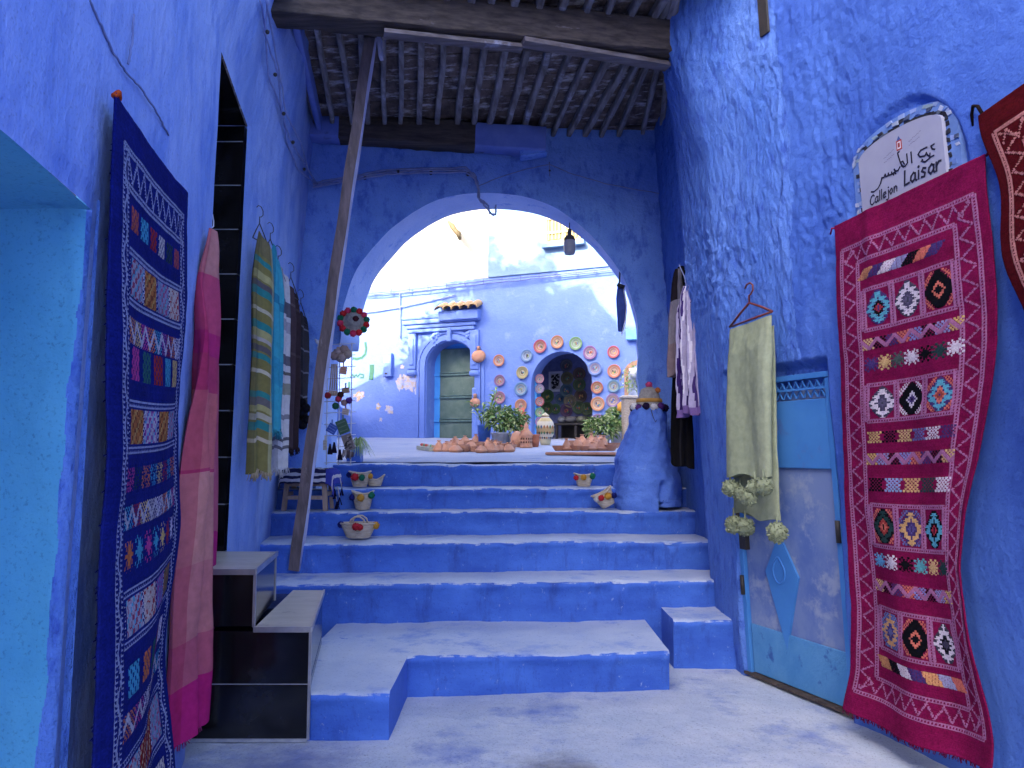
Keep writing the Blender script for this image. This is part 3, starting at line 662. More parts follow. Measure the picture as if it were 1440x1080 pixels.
for i in range(nt_):
    c0 = st0 + (st1 - st0) * (i + .5) / nt_; rr = (st1 - st0) / nt_ * .55
    for j in range(8):
        a0, a1 = math.pi * j / 8, math.pi * (j + 1) / 8
        q = []
        for a in (a0, a1):
            for o_, dz in ((-.02, .12), (.3, -.02)): q.append(fpt(c0 + rr * math.cos(a), ztile + dz + rr * .8 * math.sin(a), o_))
        q += [p + V((0, 0, .02)) for p in q[:4]]
        tm.hexa([q[0], q[1], q[2], q[3], q[4], q[5], q[6], q[7]])
can = tm.build("canopy_tiles", tl, fh)
slab("canopy_block", st0 + .02, st1 - .02, ztile - .22, ztile - .01, -.02, .18, BL['far'], fh, .02)
# window with yellow shutters
wy = M("yellow_window_wood", (.62, .47, .18), (.7, .55, .25), s=10, bump=.3, bs=20)
wf = slab("window", wn0[0], wn1[0], wn0[1], wn1[1] + .5, .02, .07, wy, fh)
ws_ = (wn1[0] - wn0[0])
for k_ in range(2):
    a_ = wn0[0] + ws_ * (.06 + .47 * k_)
    slab("shutter_panel", a_, a_ + ws_ * .41, wn0[1] + .08, wn1[1] + .4, .071, .08, P("window_shadow", (.3, .22, .1)), wf, 0)
    for j in range(4): slab("shutter_bar", a_ + ws_ * (.04 + .1 * j), a_ + ws_ * (.07 + .1 * j), wn0[1] + .08, wn1[1] + .4, .081, .095, wy, wf, 0)
    for j in range(3): slab("shutter_rail", a_, a_ + ws_ * .41, wn0[1] + .2 + j * .3, wn0[1] + .25 + j * .3, .096, .105, wy, wf, 0)
slab("window_sill", wn0[0] - .05, wn1[0] + .1, wn0[1] - .09, wn0[1] - .002, .02, .16, BL['faru'], wf)
# meter box, sill board, small arch niche on the right, peeling patches
a_, b_ = fp(541, 530), fp(553, 497)
mbx = slab("meter_box", a_[0], b_[0], a_[1], b_[1], -.01, .09, BL['far'], fh)
slab("meter_window", a_[0] + .03, b_[0] - .04, a_[1] + .3, b_[1] - .06, .088, .1, P("meter_face", (.42, .4, .36)), mbx, .004)
slab("meter_lock", a_[0] + .06, a_[0] + .12, a_[1] + .05, a_[1] + .08, .088, .1, black_metal, mbx, 0)
a_, b_ = fp(882, 479), fp(915, 462)
slab("blue_ledge", a_[0], b_[0], a_[1], b_[1], -.01, .12, P("ledge_cyan", (.2, .5, .8)), fh)
a_, b_ = fp(879, 560), fp(925, 505)
nm = MB(); c_ = (a_[0] + b_[0]) / 2; r_ = (b_[0] - a_[0]) / 2
q = archpts(a_[0], b_[0], a_[1], a_[1] + .5, b_[1], 20); nm.poly([fpt(s_, z_, .05) for s_, z_ in q][::-1])
for i in range(len(q) - 1): nm.poly([fpt(*q[i], 0), fpt(*q[i + 1], 0), fpt(*q[i + 1], .05), fpt(*q[i], .05)])
nb = nm.build("arched_niche", P("niche_brown", (.42, .24, .16)), fh)
nm = MB(); q2 = archpts(a_[0] + .08, b_[0] - .08, a_[1], a_[1] + .48, b_[1] - .1, 20); nm.poly([fpt(s_, z_, .053) for s_, z_ in q2][::-1]); nm.build("niche_panel", P("niche_pale", (.34, .4, .55)), nb)
peel = M("peeled_plaster", (.52, .45, .42), (.45, .36, .3), (.34, .4, .72), s=9, cs=12, clo=.5, chi=.56, bump=.6, bs=30, bd=.01)
ochre = M("ochre_peel", (.55, .42, .25), (.42, .3, .17), (.4, .45, .7), s=9, cs=14, clo=.5, chi=.56, bump=.6, bs=30, bd=.01)
for (px, py, rx, ry, mt) in ((577, 537, 13, 15, peel), (589, 545, 8, 14, peel), (563, 538, 7, 10, peel), (506, 556, 9, 7, ochre), (532, 572, 4, 5, ochre), (547, 576, 6, 7, peel), (536, 590, 3, 3, peel), (566, 516, 3, 3, peel)):
    m = MB(); s_, z_ = fp(px, py); k_ = 26; r0 = rnd.uniform(0, 50)
    pts = []
    for i in range(k_):
        a = 6.283 * i / k_; q = 1 + .75 * float(pn(r0 + math.cos(a) * 1.9, r0 + math.sin(a) * 1.9, 5)) + .2 * rnd.uniform(-1, 1)
        pts.append(fpt(s_ + rx / 67 * q * math.cos(a), z_ + ry / 67 * q * math.sin(a), .003))
    m.poly(pts); m.build("peeled_patch", mt, fh)
# painted strokes on the wall
gp = P("faded_green_paint", (.04, .12, .08)); gm = MB()
def gl(pts): return [(fp(x_, y_)[0], fp(x_, y_)[1]) for x_, y_ in pts]
for ln, wd in (([(514, 482), (515, 490), (514, 498), (509, 503), (502, 505), (497, 504)], .06), ([(523, 515), (523, 522), (522, 532)], .12), ([(493, 530), (496, 527), (498, 530), (501, 527), (503, 530), (506, 526), (511, 527), (511, 531), (507, 531)], .035), ([(491, 538), (491, 545)], .06)):
    strokes(gm, [gl(ln)], F0 + FN * .003, FT, V((0, 0, 1)), FN, wd)
gm.build("painted_writing", gp, fh)
# dark room behind the plate doorway
RD = 1.7
room = P("dim_room_plaster", (.16, .19, .4))
p0, p1 = PA[0][0] - 1.0, PA[-1][0] + .9; zf, zt2 = PA[0][1], 4.3
m = MB()
c8 = {(i, j, k): fpt((p0, p1)[i], (zf, zt2)[j], (-.45, -RD)[k]) for i in (0, 1) for j in (0, 1) for k in (0, 1)}
m.poly([c8[0, 0, 1], c8[1, 0, 1], c8[1, 1, 1], c8[0, 1, 1]]); m.poly([c8[0, 0, 0], c8[0, 0, 1], c8[0, 1, 1], c8[0, 1, 0]]); m.poly([c8[1, 0, 0], c8[1, 0, 1], c8[1, 1, 1], c8[1, 1, 0]])
m.poly([c8[0, 1, 0], c8[0, 1, 1], c8[1, 1, 1], c8[1, 1, 0]]); m.poly([c8[0, 0, 0], c8[1, 0, 0], c8[1, 0, 1], c8[0, 0, 1]])
m.build("room", room, fh)
m = MB()
sw, zw = PA[1][0], zf
m.poly([fpt(p0, zf, -.449), fpt(PA[0][0], zf, -.449), fpt(PA[0][0], zt2, -.449), fpt(p0, zt2, -.449)]); m.poly([fpt(PA[-1][0], zf, -.449), fpt(p1, zf, -.449), fpt(p1, zt2, -.449), fpt(PA[-1][0], zt2, -.449)])
m.build("room_front", room, fh)
bs_ = fp(757, 560, -.3)[0]
slab("blue_shutter", PA[0][0] + .0, PA[0][0] + .05, zf, PA[1][1] + .1, -.44, -.2, cyl, fh, .004)

# ================================================================== RUGS
STAR = ["..#...#..", "#..#.#..#", ".#.###.#.", "..#####..", "#########", "..#####..", ".#.###.#.", "#..#.#..#", "..#...#.."]
XX_ = ["#.#.#.#.#", ".#.#.#.#.", "..#.#.#..", ".#.#.#.#.", "..#.#.#..", ".#.#.#.#.", "#.#.#.#.#"]
def bitmap(x, y, cx, cy, w_, h_, pat):
    p = np.array([[c == '#' for c in r] for r in pat])
    i = np.floor((x - cx + w_ / 2) / w_ * p.shape[1]).astype(int); j = np.floor((y - cy + h_ / 2) / h_ * p.shape[0]).astype(int)
    ok = (i >= 0) & (i < p.shape[1]) & (j >= 0) & (j < p.shape[0])
    return ok & p[np.clip(j, 0, p.shape[0] - 1), np.clip(i, 0, p.shape[1] - 1)]
def tri(x, per): return np.abs((x / per) % 1 - .5) * 2
class Rug:
    def __init__(s, W, L, base, line, cell=.005):
        s.W, s.L, s.dim = W, L, .74; s.nu, s.nv = int(W / cell), int(L / cell)
        u = (np.arange(s.nu) + .5) * cell; v = (np.arange(s.nv) + .5) * cell
        s.x, s.y = np.meshgrid(u, v); s.c = np.ones((s.nv, s.nu, 3)) * np.array(base); s.h = np.zeros((s.nv, s.nu)); s.line_c = line
        k = .82 + .3 * np.random.RandomState(3).rand(s.nv, 1); s.c *= (k * .5 + .5)[..., None]
        s.c *= (1 + .16 * fbm(s.x * 6, s.y * 6, 4, 61))[..., None]
        s.dot = ((np.floor(s.x / .01) + np.floor(s.y / .01)) % 2 == 0)
        s.wv = (np.floor(s.x / .005) % 3 > 0)
    def put(s, m, c):
        s.c[m] = np.array(c) * s.dim; s.h[m] = 1
    def hline(s, y, x0, x1, w_=.016): 
        m = (np.abs(s.y - y) < w_ / 2) & (s.x > x0) & (s.x < x1); s.put(m & ~((np.abs(s.y - y) < .0026) & s.wv), s.line_c)
    def vline(s, x, y0, y1, w_=.016):
        m = (np.abs(s.x - x) < w_ / 2) & (s.y > y0) & (s.y < y1); s.put(m & ~((np.abs(s.x - x) < .0026) & (np.floor(s.y / .005) % 3 > 0)), s.line_c)
    def border(s, xa, xb, ya, yb, gap):
        for a, b, c, d in ((xa, xb, ya, yb), (xa + gap, xb - gap, ya + gap, yb - gap)):
            s.hline(c, a, b); s.hline(d, a, b); s.vline(a, c, d); s.vline(b, c, d)
        per = .075; g = gap - .03
        for y0, sg in ((ya + gap / 2, 1), (yb - gap / 2, -1)):
            t = (tri(s.x, per) - .5) * g * .9
            s.put((np.abs(s.y - y0 - t) < .0065) & (s.x > xa + .02) & (s.x < xb - .02) & (s.dot | (s.x % .015 < .01)), s.line_c)
        for x0 in (xa + gap / 2, xb - gap / 2):
            t = (tri(s.y, per * 1.35) - .5) * g * .9
            s.put((np.abs(s.x - x0 - t) < .006) & (s.y > ya + .02) & (s.y < yb - .02) & (s.dot | (s.y % .015 < .01)), s.line_c)
    def patches(s, y, x0, x1, cols, h=.055, w_=.085, slant=.0, tex=True):
        n = len(cols); st = (x1 - x0) / n
        for i, c in enumerate(cols):
            if c is None: continue
            xc = x0 + st * (i + .5) + slant * (s.y - y)
            m = (np.abs(s.x - xc) < w_ / 2) & (np.abs(s.y - y) < h / 2)
            if tex: m &= ~(((np.floor((s.x - xc + 1) / .015) + np.floor(s.y / .015)) % 2 == 0) & (((s.x * 200).astype(int)) % 3 == 0))
            s.put(m, c)
    def marks(s, y, x0, x1, cols, pat, w_=.08, h=.075):
        n = len(cols); st = (x1 - x0) / n
        for i, c in enumerate(cols): s.put(bitmap(s.x, s.y, x0 + st * (i + .5), y, w_, h, pat), c)
    def zigband(s, y, x0, x1, cols, h=.06, per=.1, line=True, lc=None):
        n = len(cols); k = np.floor((s.x - x0) / (x1 - x0) * n).astype(int)
        m0 = (np.abs(s.y - y) < h / 2) & (s.x > x0) & (s.x < x1)
        for i, c in enumerate(cols): s.put(m0 & (k == i) & ((np.floor(s.x / .01) + np.floor(s.y / .01)) % 2 == 0), c)
        if line:
            t = (tri(s.x, per) - .5) * h * .85
            s.put(m0 & (np.abs(s.y - y - t) < .012), lc or s.line_c)
    def diamonds(s, y0, y1, x0, x1, cols):
        n = len(cols); st = (x1 - x0) / n
        s.hline(y0, x0, x1, .022); s.hline(y1, x0, x1, .022)
        for i in range(n + 1): s.vline(x0 + st * i, y0, y1, .026)
        for i, (bgc, c1, c2, c3, edge) in enumerate(cols):
            xc, yc = x0 + st * (i + .5), (y0 + y1) / 2; a, b = st * .47, (y1 - y0) * .47
            sx_ = np.floor((s.x - xc) / .01) * .01; sy_ = np.floor((s.y - yc) / .01) * .01
            d = np.abs(sx_) / a + np.abs(sy_) / b
            inb = (np.abs(s.x - xc) < st * .42) & (np.abs(s.y - yc) < (y1 - y0) * .42)
            if edge is not None: s.put(inb & (d > 1.12) & (d < 1.42) & s.dot, edge)
            s.put(inb & (d < 1.06), bgc)
            s.put(inb & (d < .98) & ((d > .58) | (np.floor(s.y / .01) % 2 == 0)) & ((np.floor(s.y / .015) % 2 == 0) | (d < .8)), c1)
            s.put(d < .45, c2); s.put(d < .26, c3); s.put(d < .1, bgc)
    def panel(s, y0, y1, x0, x1, cols):
        for q in (y0, y1): s.hline(q, x0 - .01, x1 + .01, .02)
        n = len(cols); st = (x1 - x0) / n; R_ = np.random.RandomState(int(y0 * 100))
        for i, (ca, cb, cc) in enumerate(cols):
            m = (s.x > x0 + st * i + .008) & (s.x < x0 + st * (i + 1) - .008) & (s.y > y0 + .02) & (s.y < y1 - .02)
            s.put(m, ca)
            ph = np.floor(s.x / .013) + np.floor(s.y / .013)
            s.put(m & ((np.floor(s.x / .025) + np.floor(s.y / .02)) % 2 == 0) & (ph % 3 != 0), cb)
            s.put(m & (ph % 5 == 0), cc)
            s.put((np.abs(s.x - x0 - st * i) < .006) & (s.y > y0 + .02) & (s.y < y1 - .02) & s.dot, (.55, .55, .6))
    def build(s, name, fn, th=.008):
        u = np.linspace(0, 1, s.nu + 1); v = np.linspace(0, 1, s.nv + 1); U, Vv = np.meshgrid(u, v)
        s.c *= (.8 + .4 * np.random.RandomState(5).rand(s.nv, s.nu, 1)) * (1 + .1 * pn(s.x * 9, s.y * 9, 64))[..., None]
        hh = np.pad(s.h, ((0, 1), (0, 1)), mode='edge')
        Pm = fn(U, Vv, hh * .0025 + .0012 * pn(U * s.W * 60, Vv * s.L * 60, 66))
        return solid(grid(name, Pm, attr_cloth, cols=s.c), th, -1)
def frayed(name, pts, dirs, colr, parent, ln=.03, n=200, wd=.0022):
    """loose threads along an edge"""
    m = MB(); k = len(pts) - 1
    for i in range(n):
        t = rnd.uniform(0, k - 1e-6); j = int(t); p = V(pts[j]).lerp(V(pts[j + 1]), t - j); d = V(dirs) * rnd.uniform(.4, 1) * ln
        q = p + d + V((rnd.uniform(-1, 1), rnd.uniform(-1, 1), rnd.uniform(-.3, .3))) * ln * .35
        sh = rnd.uniform(.7, 1.2)
        m.tube([p - d * .15, p.lerp(q, .5) + V((rnd.uniform(-1, 1), rnd.uniform(-1, 1), 0)) * ln * .1, q], wd, 3, tuple(c * sh for c in colr))
    return tag(m.build(name, attr_cloth, parent), kind="stuff")

MAG, PNK = (.14, .005, .045), (.36, .14, .29)
K, WHT, SKY, ORG, PUR, GRN, SLM = (.006, .006, .01), (.62, .56, .66), (.1, .36, .5), (.62, .28, .14), (.06, .035, .15), (.02, .05, .055), (.6, .16, .12)
W_, L_ = .87, 2.82
r = Rug(W_, L_, MAG, PNK)
r.border(.045, .815, .17, 2.7, .105)
a, b = .17, .70
r.patches(.36, a, b, [(.5, .22, .12), PUR, WHT, (.25, .25, .45), K, SLM, PUR, None], slant=-.9, w_=.07)
lb_, bl_, wh_ = (PUR, SKY, K, (.3, .03, .05), None), ((.05, .05, .09), WHT, (.07, .06, .12), (.1, .09, .16), None), (K, K, SLM, K, SLM)
r.diamonds(.45, .68, .18, .69, [lb_, bl_, wh_])
zc_ = [(.6, .4, .2), K, PUR, SLM, (.2, .22, .5), K, (.25, .25, .5), (.6, .4, .15)]
r.zigband(.76, a - .01, b + .02, zc_)
r.marks(.875, a, b + .02, [PUR, (.6, .4, .18), (.06, .09, .09), WHT, K, GRN, WHT], STAR)
r.diamonds(.99, 1.19, .18, .69, [bl_, (K, K, WHT, PUR, WHT), (PUR, SKY, SLM, (.3, .06, .05), SLM)])
r.marks(1.28, a, b + .02, [(.55, .38, .16), K, (.6, .42, .2), (.12, .14, .36), WHT, PUR], XX_, .085, .06)
r.zigband(1.40, a - .01, b + .02, zc_[::-1])
r.marks(1.54, a, b + .02, [K, (.25, .35, .62), (.62, .36, .18), GRN, WHT], XX_, .1, .07)
r.diamonds(1.65, 1.87, .18, .69, [(K, GRN, (.35, .05, .05), SLM, SLM), (PUR, (.6, .36, .16), PUR, (.1, .08, .25), (.12, .14, .36)), (K, SKY, K, (.35, .03, .06), None)])
r.marks(1.95, a, b + .02, [(.12, .36, .6), WHT, K, (.1, .36, .42), (.62, .4, .2), GRN], STAR)
r.zigband(2.085, a - .01, b + .02, zc_)
r.diamonds(2.2, 2.42, .18, .69, [((.1, .12, .3), (.6, .34, .16), PUR, (.12, .12, .3), (.1, .2, .45)), (K, K, SLM, K, SLM), ((.05, .05, .08), WHT, K, (.06, .05, .1), None)])
r.patches(2.49, a, b, [(.42, .2, .1), K, WHT, PUR, (.62, .3, .14), (.3, .3, .5), SLM], slant=.6, w_=.075)
tl, tr_ = onR(1175, 318, .05), onR(1386, 217, .035)
def mag_fn(u, v, h):
    e = np.clip(u, 0, 1); nx, ny = -.967, -.255; tx, ty = -.264 / 1.034, 1 / 1.034   # normal into the alley, tangent pointing away
    x = tl.x + (tr_.x - tl.x) * e; y = tl.y + (tr_.y - tl.y) * e; z = tl.z + (tr_.z - tl.z) * e
    ln = 2.70 + .0 * e
    bump = np.exp(-((v - .72) / .25) ** 2)
    sh = .2 * bump * e ** 3 - .02 * np.sin(v * 9) * e * v - .03 * e * np.exp(-((v - .28) / .15) ** 2) + .015 * np.sin(v * 14) * (1 - e) * v + .02 * e * v
    off = .012 * np.sin(u * 7 + v * 5) * v + .02 * np.sin(u * 13 - v * 6 + 1) * v ** 1.5 + .05 * bump * np.clip((e - .8) / .2, 0, 1) ** 2 + .01 * fbm(u * 4, v * 9, 3, 71)
    off = off + .045 * np.exp(-((v - .05) / .1) ** 2) * np.exp(-((u - .28) / .05) ** 2) * .35 + .05 * np.clip((v - .9) / .1, 0, 1) ** 2
    drop = v * ln - .05 * np.clip((v - .9) / .1, 0, 1) ** 2 * 0
    zz = z - drop + .012 * np.sin(u * 9) * 0 - .02 * np.sin(u * math.pi) * v
    return np.stack([x + nx * (off + h) + tx * sh, y + ny * (off + h) + ty * sh, np.maximum(zz, .012 + .01 * np.sin(u * 20) ** 2)], -1)
o = r.build("hanging_rug", mag_fn)
tag(o, "magenta runner rug with zigzag border and rows of diamonds, hung below the street sign", "rug", "woven runner rugs hung on the walls")
q = mag_fn(np.linspace(0, 1, 40), np.ones(40), 0)
frayed("frayed_edge", q, (0, 0, -1), MAG, o, .022, 150)
m = MB(); m.tube([tr_ + V((0, 0, -.01)), tr_ + V((.02, -.03, .03)), tr_ + V((.03, -.06, .03))], .006, 6, (.1, .01, .03)); m.tube([tl + V((.02, 0, -.01)), tl + V((-.01, .03, -.005)), tl + V((-.005, .06, -.03))], .006, 6, (.25, .02, .08)); m.build("corner_tie", attr_cloth, o)

# red rug at the right edge of the picture
RED = (.05, .003, .006)
r = Rug(.8, 2.3, RED, (.4, .17, .17), .0062)
r.border(.06, .74, .13, 2.2, .11); a, b = .2, .6
for i, y in enumerate((.34, .62, .9, 1.2, 1.5, 1.8)): (r.zigband(y, a, b, zc_) if i % 2 else r.marks(y, a, b, [WHT, K, SLM, GRN], STAR))
t2 = onR(1383, 160, .05)
def red_fn(u, v, h):
    y = t2.y - u * .78; x = XR(y, t2.z) - .05
    sh = -.23 * v * 1.4 * (1 - .4 * u) + .025 * np.sin(v * 22 + 1) * (1 - u) ** 2
    off = .03 * np.sin(v * 11 + u * 4) * v + .02 * np.sin(u * 12)*v + .06 * v
    return np.stack([x - (off + h) - .26 * sh, y + sh, t2.z + .14 * u - v * 2.2], -1)
o = r.build("hanging_rug", red_fn)
tag(o, "dark red rug with pink zigzag border, right of the magenta runner", "rug", "woven runner rugs hung on the walls")
m = MB(); m.tube([t2 + V((0, 0, -.01)), t2 + V((-.005, .03, .05)), t2 + V((.0, .07, .07)), t2 + V((.01, .1, .04)), t2 + V((.02, .105, -.01))], .008, 6, (.012, .008, .01)); m.build("corner_tie", attr_cloth, o)

# navy rug on the left wall
NAV, LIL = (.006, .011, .12), (.33, .36, .52)
TEA, YEL, CRM, ORR, PK = (.06, .32, .48), (.6, .42, .16), (.52, .47, .46), (.58, .17, .06), (.5, .06, .26)
r = Rug(.84, 2.62, NAV, LIL)
for x in (.065, .105, .735, .78): r.vline(x, .12, 2.5, .024)
for x0 in (.085, .757):
    t = (tri(r.y, .13) - .5) * .03
    r.put((np.abs(r.x - x0 - t) < .007) & (r.y > .14) & (r.y < 2.48), LIL)
for y in (.12, .235, 2.4, 2.5): r.hline(y, .065, .785, .018)
for y in (.178, 2.45):
    t = (tri(r.x, .072) - .5) * .08
    r.put((np.abs(r.y - y - t) < .012) & (r.x > .11) & (r.x < .73), LIL)
a, b = .13, .72
RDk = (.32, .03, .035)
r.patches(.32, a, b, [(.42, .1, .08), TEA, RDk, CRM, GRN, (.4, .08, .08)], .07, .075)
pan = [((.38, .36, .45), (.3, .05, .12), (.1, .35, .5)), ((.45, .16, .05), (.2, .06, .03), (.5, .3, .1)), ((.25, .27, .42), (.35, .08, .2), (.1, .3, .4)), ((.5, .4, .38), (.35, .03, .05), (.55, .5, .45))]
r.panel(.43, .585, a, b, pan)
zz_ = [(.55, .22, .1), YEL, PK, ORR, TEA, (.3, .08, .3), RDk, ORR, WHT]
r.zigband(.675, a - .01, b + .01, zz_, .075, .085, True, (.5, .48, .55))
r.patches(.775, a, b, [PK, (.03, .13, .12), RDk, TEA, YEL], .1, .085)
r.panel(.9, 1.045, a, b, [pan[1], ((.45, .42, .5), (.3, .05, .28), (.12, .3, .5)), pan[1], pan[2]])
r.zigband(1.135, a - .01, b + .01, [PK, GRN, ORR, TEA, YEL, RDk, TEA, ORR], .075, .075, False)
t = (tri(r.x, .06) - .5) * .08; r.put((np.abs(r.y - 1.135 - t) < .011) & (r.x > a) & (r.x < b), NAV)
r.zigband(1.25, a - .01, b + .01, [TEA, RDk, YEL, CRM, WHT, ORR, TEA, PK], .065, .075, True, (.45, .43, .5))
r.marks(1.365, a, b, [ORR, TEA, PK, TEA, YEL, RDk, WHT], STAR, .07, .1)
r.panel(1.475, 1.62, a, b, [pan[0], pan[3], ((.16, .1, .3), (.4, .07, .3), (.1, .25, .45)), ((.14, .1, .06), (.4, .14, .06), (.1, .1, .08))])
r.patches(1.73, a, b, [TEA, ORR, (.02, .1, .08), RDk, WHT], .085, .085)
r.zigband(1.855, a - .01, b + .01, [ORR, PK, WHT, CRM, RDk, YEL, TEA], .075, .1, True, (.45, .43, .5))
r.panel(1.95, 2.14, a, b, [pan[0], ((.3, .02, .02), (.14, .01, .015), (.6, .5, .32)), ((.3, .02, .02), (.14, .01, .015), (.6, .5, .32)), pan[2]])
r.patches(2.25, a, b, [RDk, TEA, ORR, CRM], .12, .1)
tl2, tr2 = onL(160, 130, .05), onL(262, 271, .03)
def nav_fn(u, v, h):
    tx, ty = (tr2.x - tl2.x), (tr2.y - tl2.y)
    nx, ny = .985, .17
    sag = .0
    x = tl2.x + tx * u; y = tl2.y + ty * u; z = tl2.z + (tr2.z - tl2.z) * u
    sh = -.02 * np.sin(v * 13) * v * u - .15 * v * u ** 2 * np.clip(v * 1.2, 0, 1) - .03 * np.sin(v * 9 + 1) * v * (1 - u)
    off = .02 * np.sin(u * 8 + v * 7) * v + .012 * np.sin(v * 21 + u * 3) * v + .03 * np.sin(v * 15) * v * u ** 3 + .008 * fbm(u * 3, v * 8, 3, 72)
    off = off - .03 * np.clip((.08 - u) / .08, 0, 1) ** 1.5 * np.clip(v * 3, 0, 1) + .06 * v + .05 * v * (1 - u)
    zz = z - v * 2.72 - .02 * np.sin(u * 3.14) * (1 - v) + .06 * np.clip((v - .5) * 2, 0, 1) * u * 0
    return np.stack([x + nx * (off + h), y + sh + ny * 0, np.maximum(zz, .015)], -1)
o = r.build("hanging_rug", nav_fn)
tag(o, "long navy blue runner rug with lilac border and bright woven bands, on the left wall", "rug", "woven runner rugs hung on the walls")
m = MB(); m.tube([tl2 + V((0, 0, -.012)), tl2 + V((.004, .02, .01)), tl2 + V((-.01, .05, .004))], .009, 6, (.5, .08, .02)); m.build("corner_tie", attr_cloth, o)
q = nav_fn(np.zeros(60), np.linspace(.05, 1, 60), 0); frayed("frayed_edge", q, (0, -1, -.5), NAV, o, .012, 50)

# ================================================================== SCARVES AND SHAWLS
def drape(name, A, B, zt, zb, colfn, A2=None, B2=None, th=.02, folds=3, amp=.015, n=34, nv=120, slope=0, slope_b=0, seed=0, taper=0, crease=0, parent=None, mt=None, tk_=4):
    A, B = V(A), V(B); A2 = V(A2) if A2 else A; B2 = V(B2) if B2 else B
    v = np.linspace(0, 1, nv)[:, None]; k = np.linspace(0, 2, 2 * n + 1)[None, :]; u = np.where(k <= 1, k, 2 - k); side = np.where(k <= 1, 1.0, -1.0)
    d = (B - A); nrm = V((d.y, -d.x)); nrm.normalize()
    if nrm.y > 0: nrm = -nrm
    wd = 1 - taper * (1 - np.clip(v * tk_, 0, 1)) ** 2
    uu = .5 + (u - .5) * wd
    ax, ay = A.x + (A2.x - A.x) * v, A.y + (A2.y - A.y) * v; bx, by = B.x + (B2.x - B.x) * v, B.y + (B2.y - B.y) * v
    x = ax + (bx - ax) * uu; y = ay + (by - ay) * uu
    f = amp * np.sin(uu * folds * 6.283 + seed + 1.2 * np.sin(v * 3 + seed)) * (.35 + .65 * np.clip(v * 2, 0, 1)) + amp * .8 * fbm(uu * 3 + seed, v * 3, 3, seed)
    if crease: f = f + crease * np.abs(pn(uu * 9 + seed, v * 7, seed + 3)) - crease * .3
    tk = th * np.sqrt(np.clip(1 - (2 * u - 1) ** 8, 0, 1)) * np.clip(.25 + v * 4, 0, 1)
    off = f + side * tk / 2
    zz = (zt + slope * u) * (1 - v) + (zb + slope_b * u) * v - .015 * np.sin(u * 9 + seed) * v
    Pm = np.stack([x + nrm.x * off, y + nrm.y * off, np.broadcast_to(zz, x.shape)], -1)
    uc = np.broadcast_to((u[:, 1:] + u[:, :-1]) / 2, (nv - 1, 2 * n)); vc = np.broadcast_to((v[1:] + v[:-1]) / 2, (nv - 1, 2 * n))
    cols = np.stack(np.broadcast_arrays(*colfn(uc, vc)), -1)
    o = grid(name, Pm, mt or attr_cloth, parent, cols=cols)
    e = MB(); e.poly([Pm[-1, i] for i in range(2 * n)], tuple(cols[-1, 0])); e.build("hem", mt or attr_cloth, o)
    return o, Pm
def stripes(base, bands):
    def fn(u, v):
        c = [np.full(u.shape, base[i]) for i in range(3)]
        for axis, a, b, colr in bands:
            t = v if axis == 'v' else u + (.035 * np.sin(v * 11 + u * 7) if axis == 'U' else 0)
            m = (t > a) & (t < b)
            for i in range(3): c[i] = np.where(m, colr[i] if axis != 'u' else c[i] * .55 + colr[i] * .45, c[i])
        return c
    return fn
def hanger(name, A, B, top, mat_, label, r=.006, hook=.06):
    A, B, top = V(A), V(B), V(top); t = (B - A).normalized(); m = MB()
    neck = top - V((0, 0, hook))
    m.tube([A, A.lerp(neck, .5) + V((0, 0, .004)), neck, B.lerp(neck, .5) + V((0, 0, .004)), B], r, 6); m.tube([A, B], r * .9, 6)
    h = hook * .38
    m.tube([neck, neck + V((0, 0, hook * .45))] + [neck + V((0, 0, hook * .45 + h)) + (V((0, 0, -math.cos(a))) + t * math.sin(a)) * h for a in (0.4, 1.2, 2.0, 2.8, 3.6, 4.3)], r * .8, 6)
    o = m.build(name, mat_); tag(o, label, "hanger", "clothes hangers on the walls"); return o

# pink scarf at the edge of the black doorway
pink1, pink2, pink3 = (.42, .035, .17), (.55, .16, .24), (.33, .025, .13)
fnp = lambda u, v: stripes((0.418, 0.050, 0.122), [('v', .0, .1, (0.475, 0.200, 0.187)), ('v', .1, .22, (0.475, 0.070, 0.144)), ('v', .22, .27, (0.427, 0.030, 0.144)), ('v', .34, .5, (0.494, 0.130, 0.144)), ('v', .5, .68, (0.522, 0.220, 0.194)), ('v', .68, .82, (0.475, 0.170, 0.173)), ('v', .82, .9, (0.427, 0.100, 0.144)), ('v', .9, 1.01, (0.437, 0.020, 0.144)), ('u', 0, .12, (0.332, 0.020, 0.072))])(u, v)
pa, pb, pa2, pb2 = onL(281, 420, .05), onL(306, 400, .03), onL(250, 900, .05), onL(286, 900, .07)
zpt, zpb = at(297, 342, pb.y).z, at(262, 1026, (pa2.y + pb2.y) / 2).z
o, Pm = drape("hanging_scarf", pa.xy, pb.xy, zpt, zpb, fnp, pa2.xy, pb2.xy, .05, 2.2, .034, 40, 150, .0, .0, 2, .85, tk_=1.7)
tag(o, "long pink ombre scarf with frayed end hanging at the edge of the black tiled doorway", "scarf", "scarves hung on the left wall")
frayed("fringe", Pm[-1, :40], (0, 0, -1), (.46, .06, .2), o, .05, 150, .003)
qa, qb, qa2, qb2 = onL(290, 420, .0), onL(307, 400, .0), onL(279, 900, .02), onL(302, 850, .02)
o, Pm = drape("rear_fold", qa.xy, qb.xy, zpt - .08, at(290, 975, qb2.y).z, stripes((.44, .1, .16), [('v', .62, .78, (.42, .02, .15)), ('v', .78, 1.01, (.36, .02, .14))]), qa2.xy, qb2.xy, .02, 1, .012, 16, 100, 0, 0, 5, .5, parent=o)
frayed("fringe", Pm[-1, :16], (0, 0, -1), (.4, .04, .17), o, .04, 50, .003)
hanger("wire_hanger", at(290, 356, pb.y - .1), at(306, 386, pb.y + .05), at(297, 309, pb.y) + V((0, 0, .02)), white_p, "white hanger holding the pink ombre scarf", .005, .1)

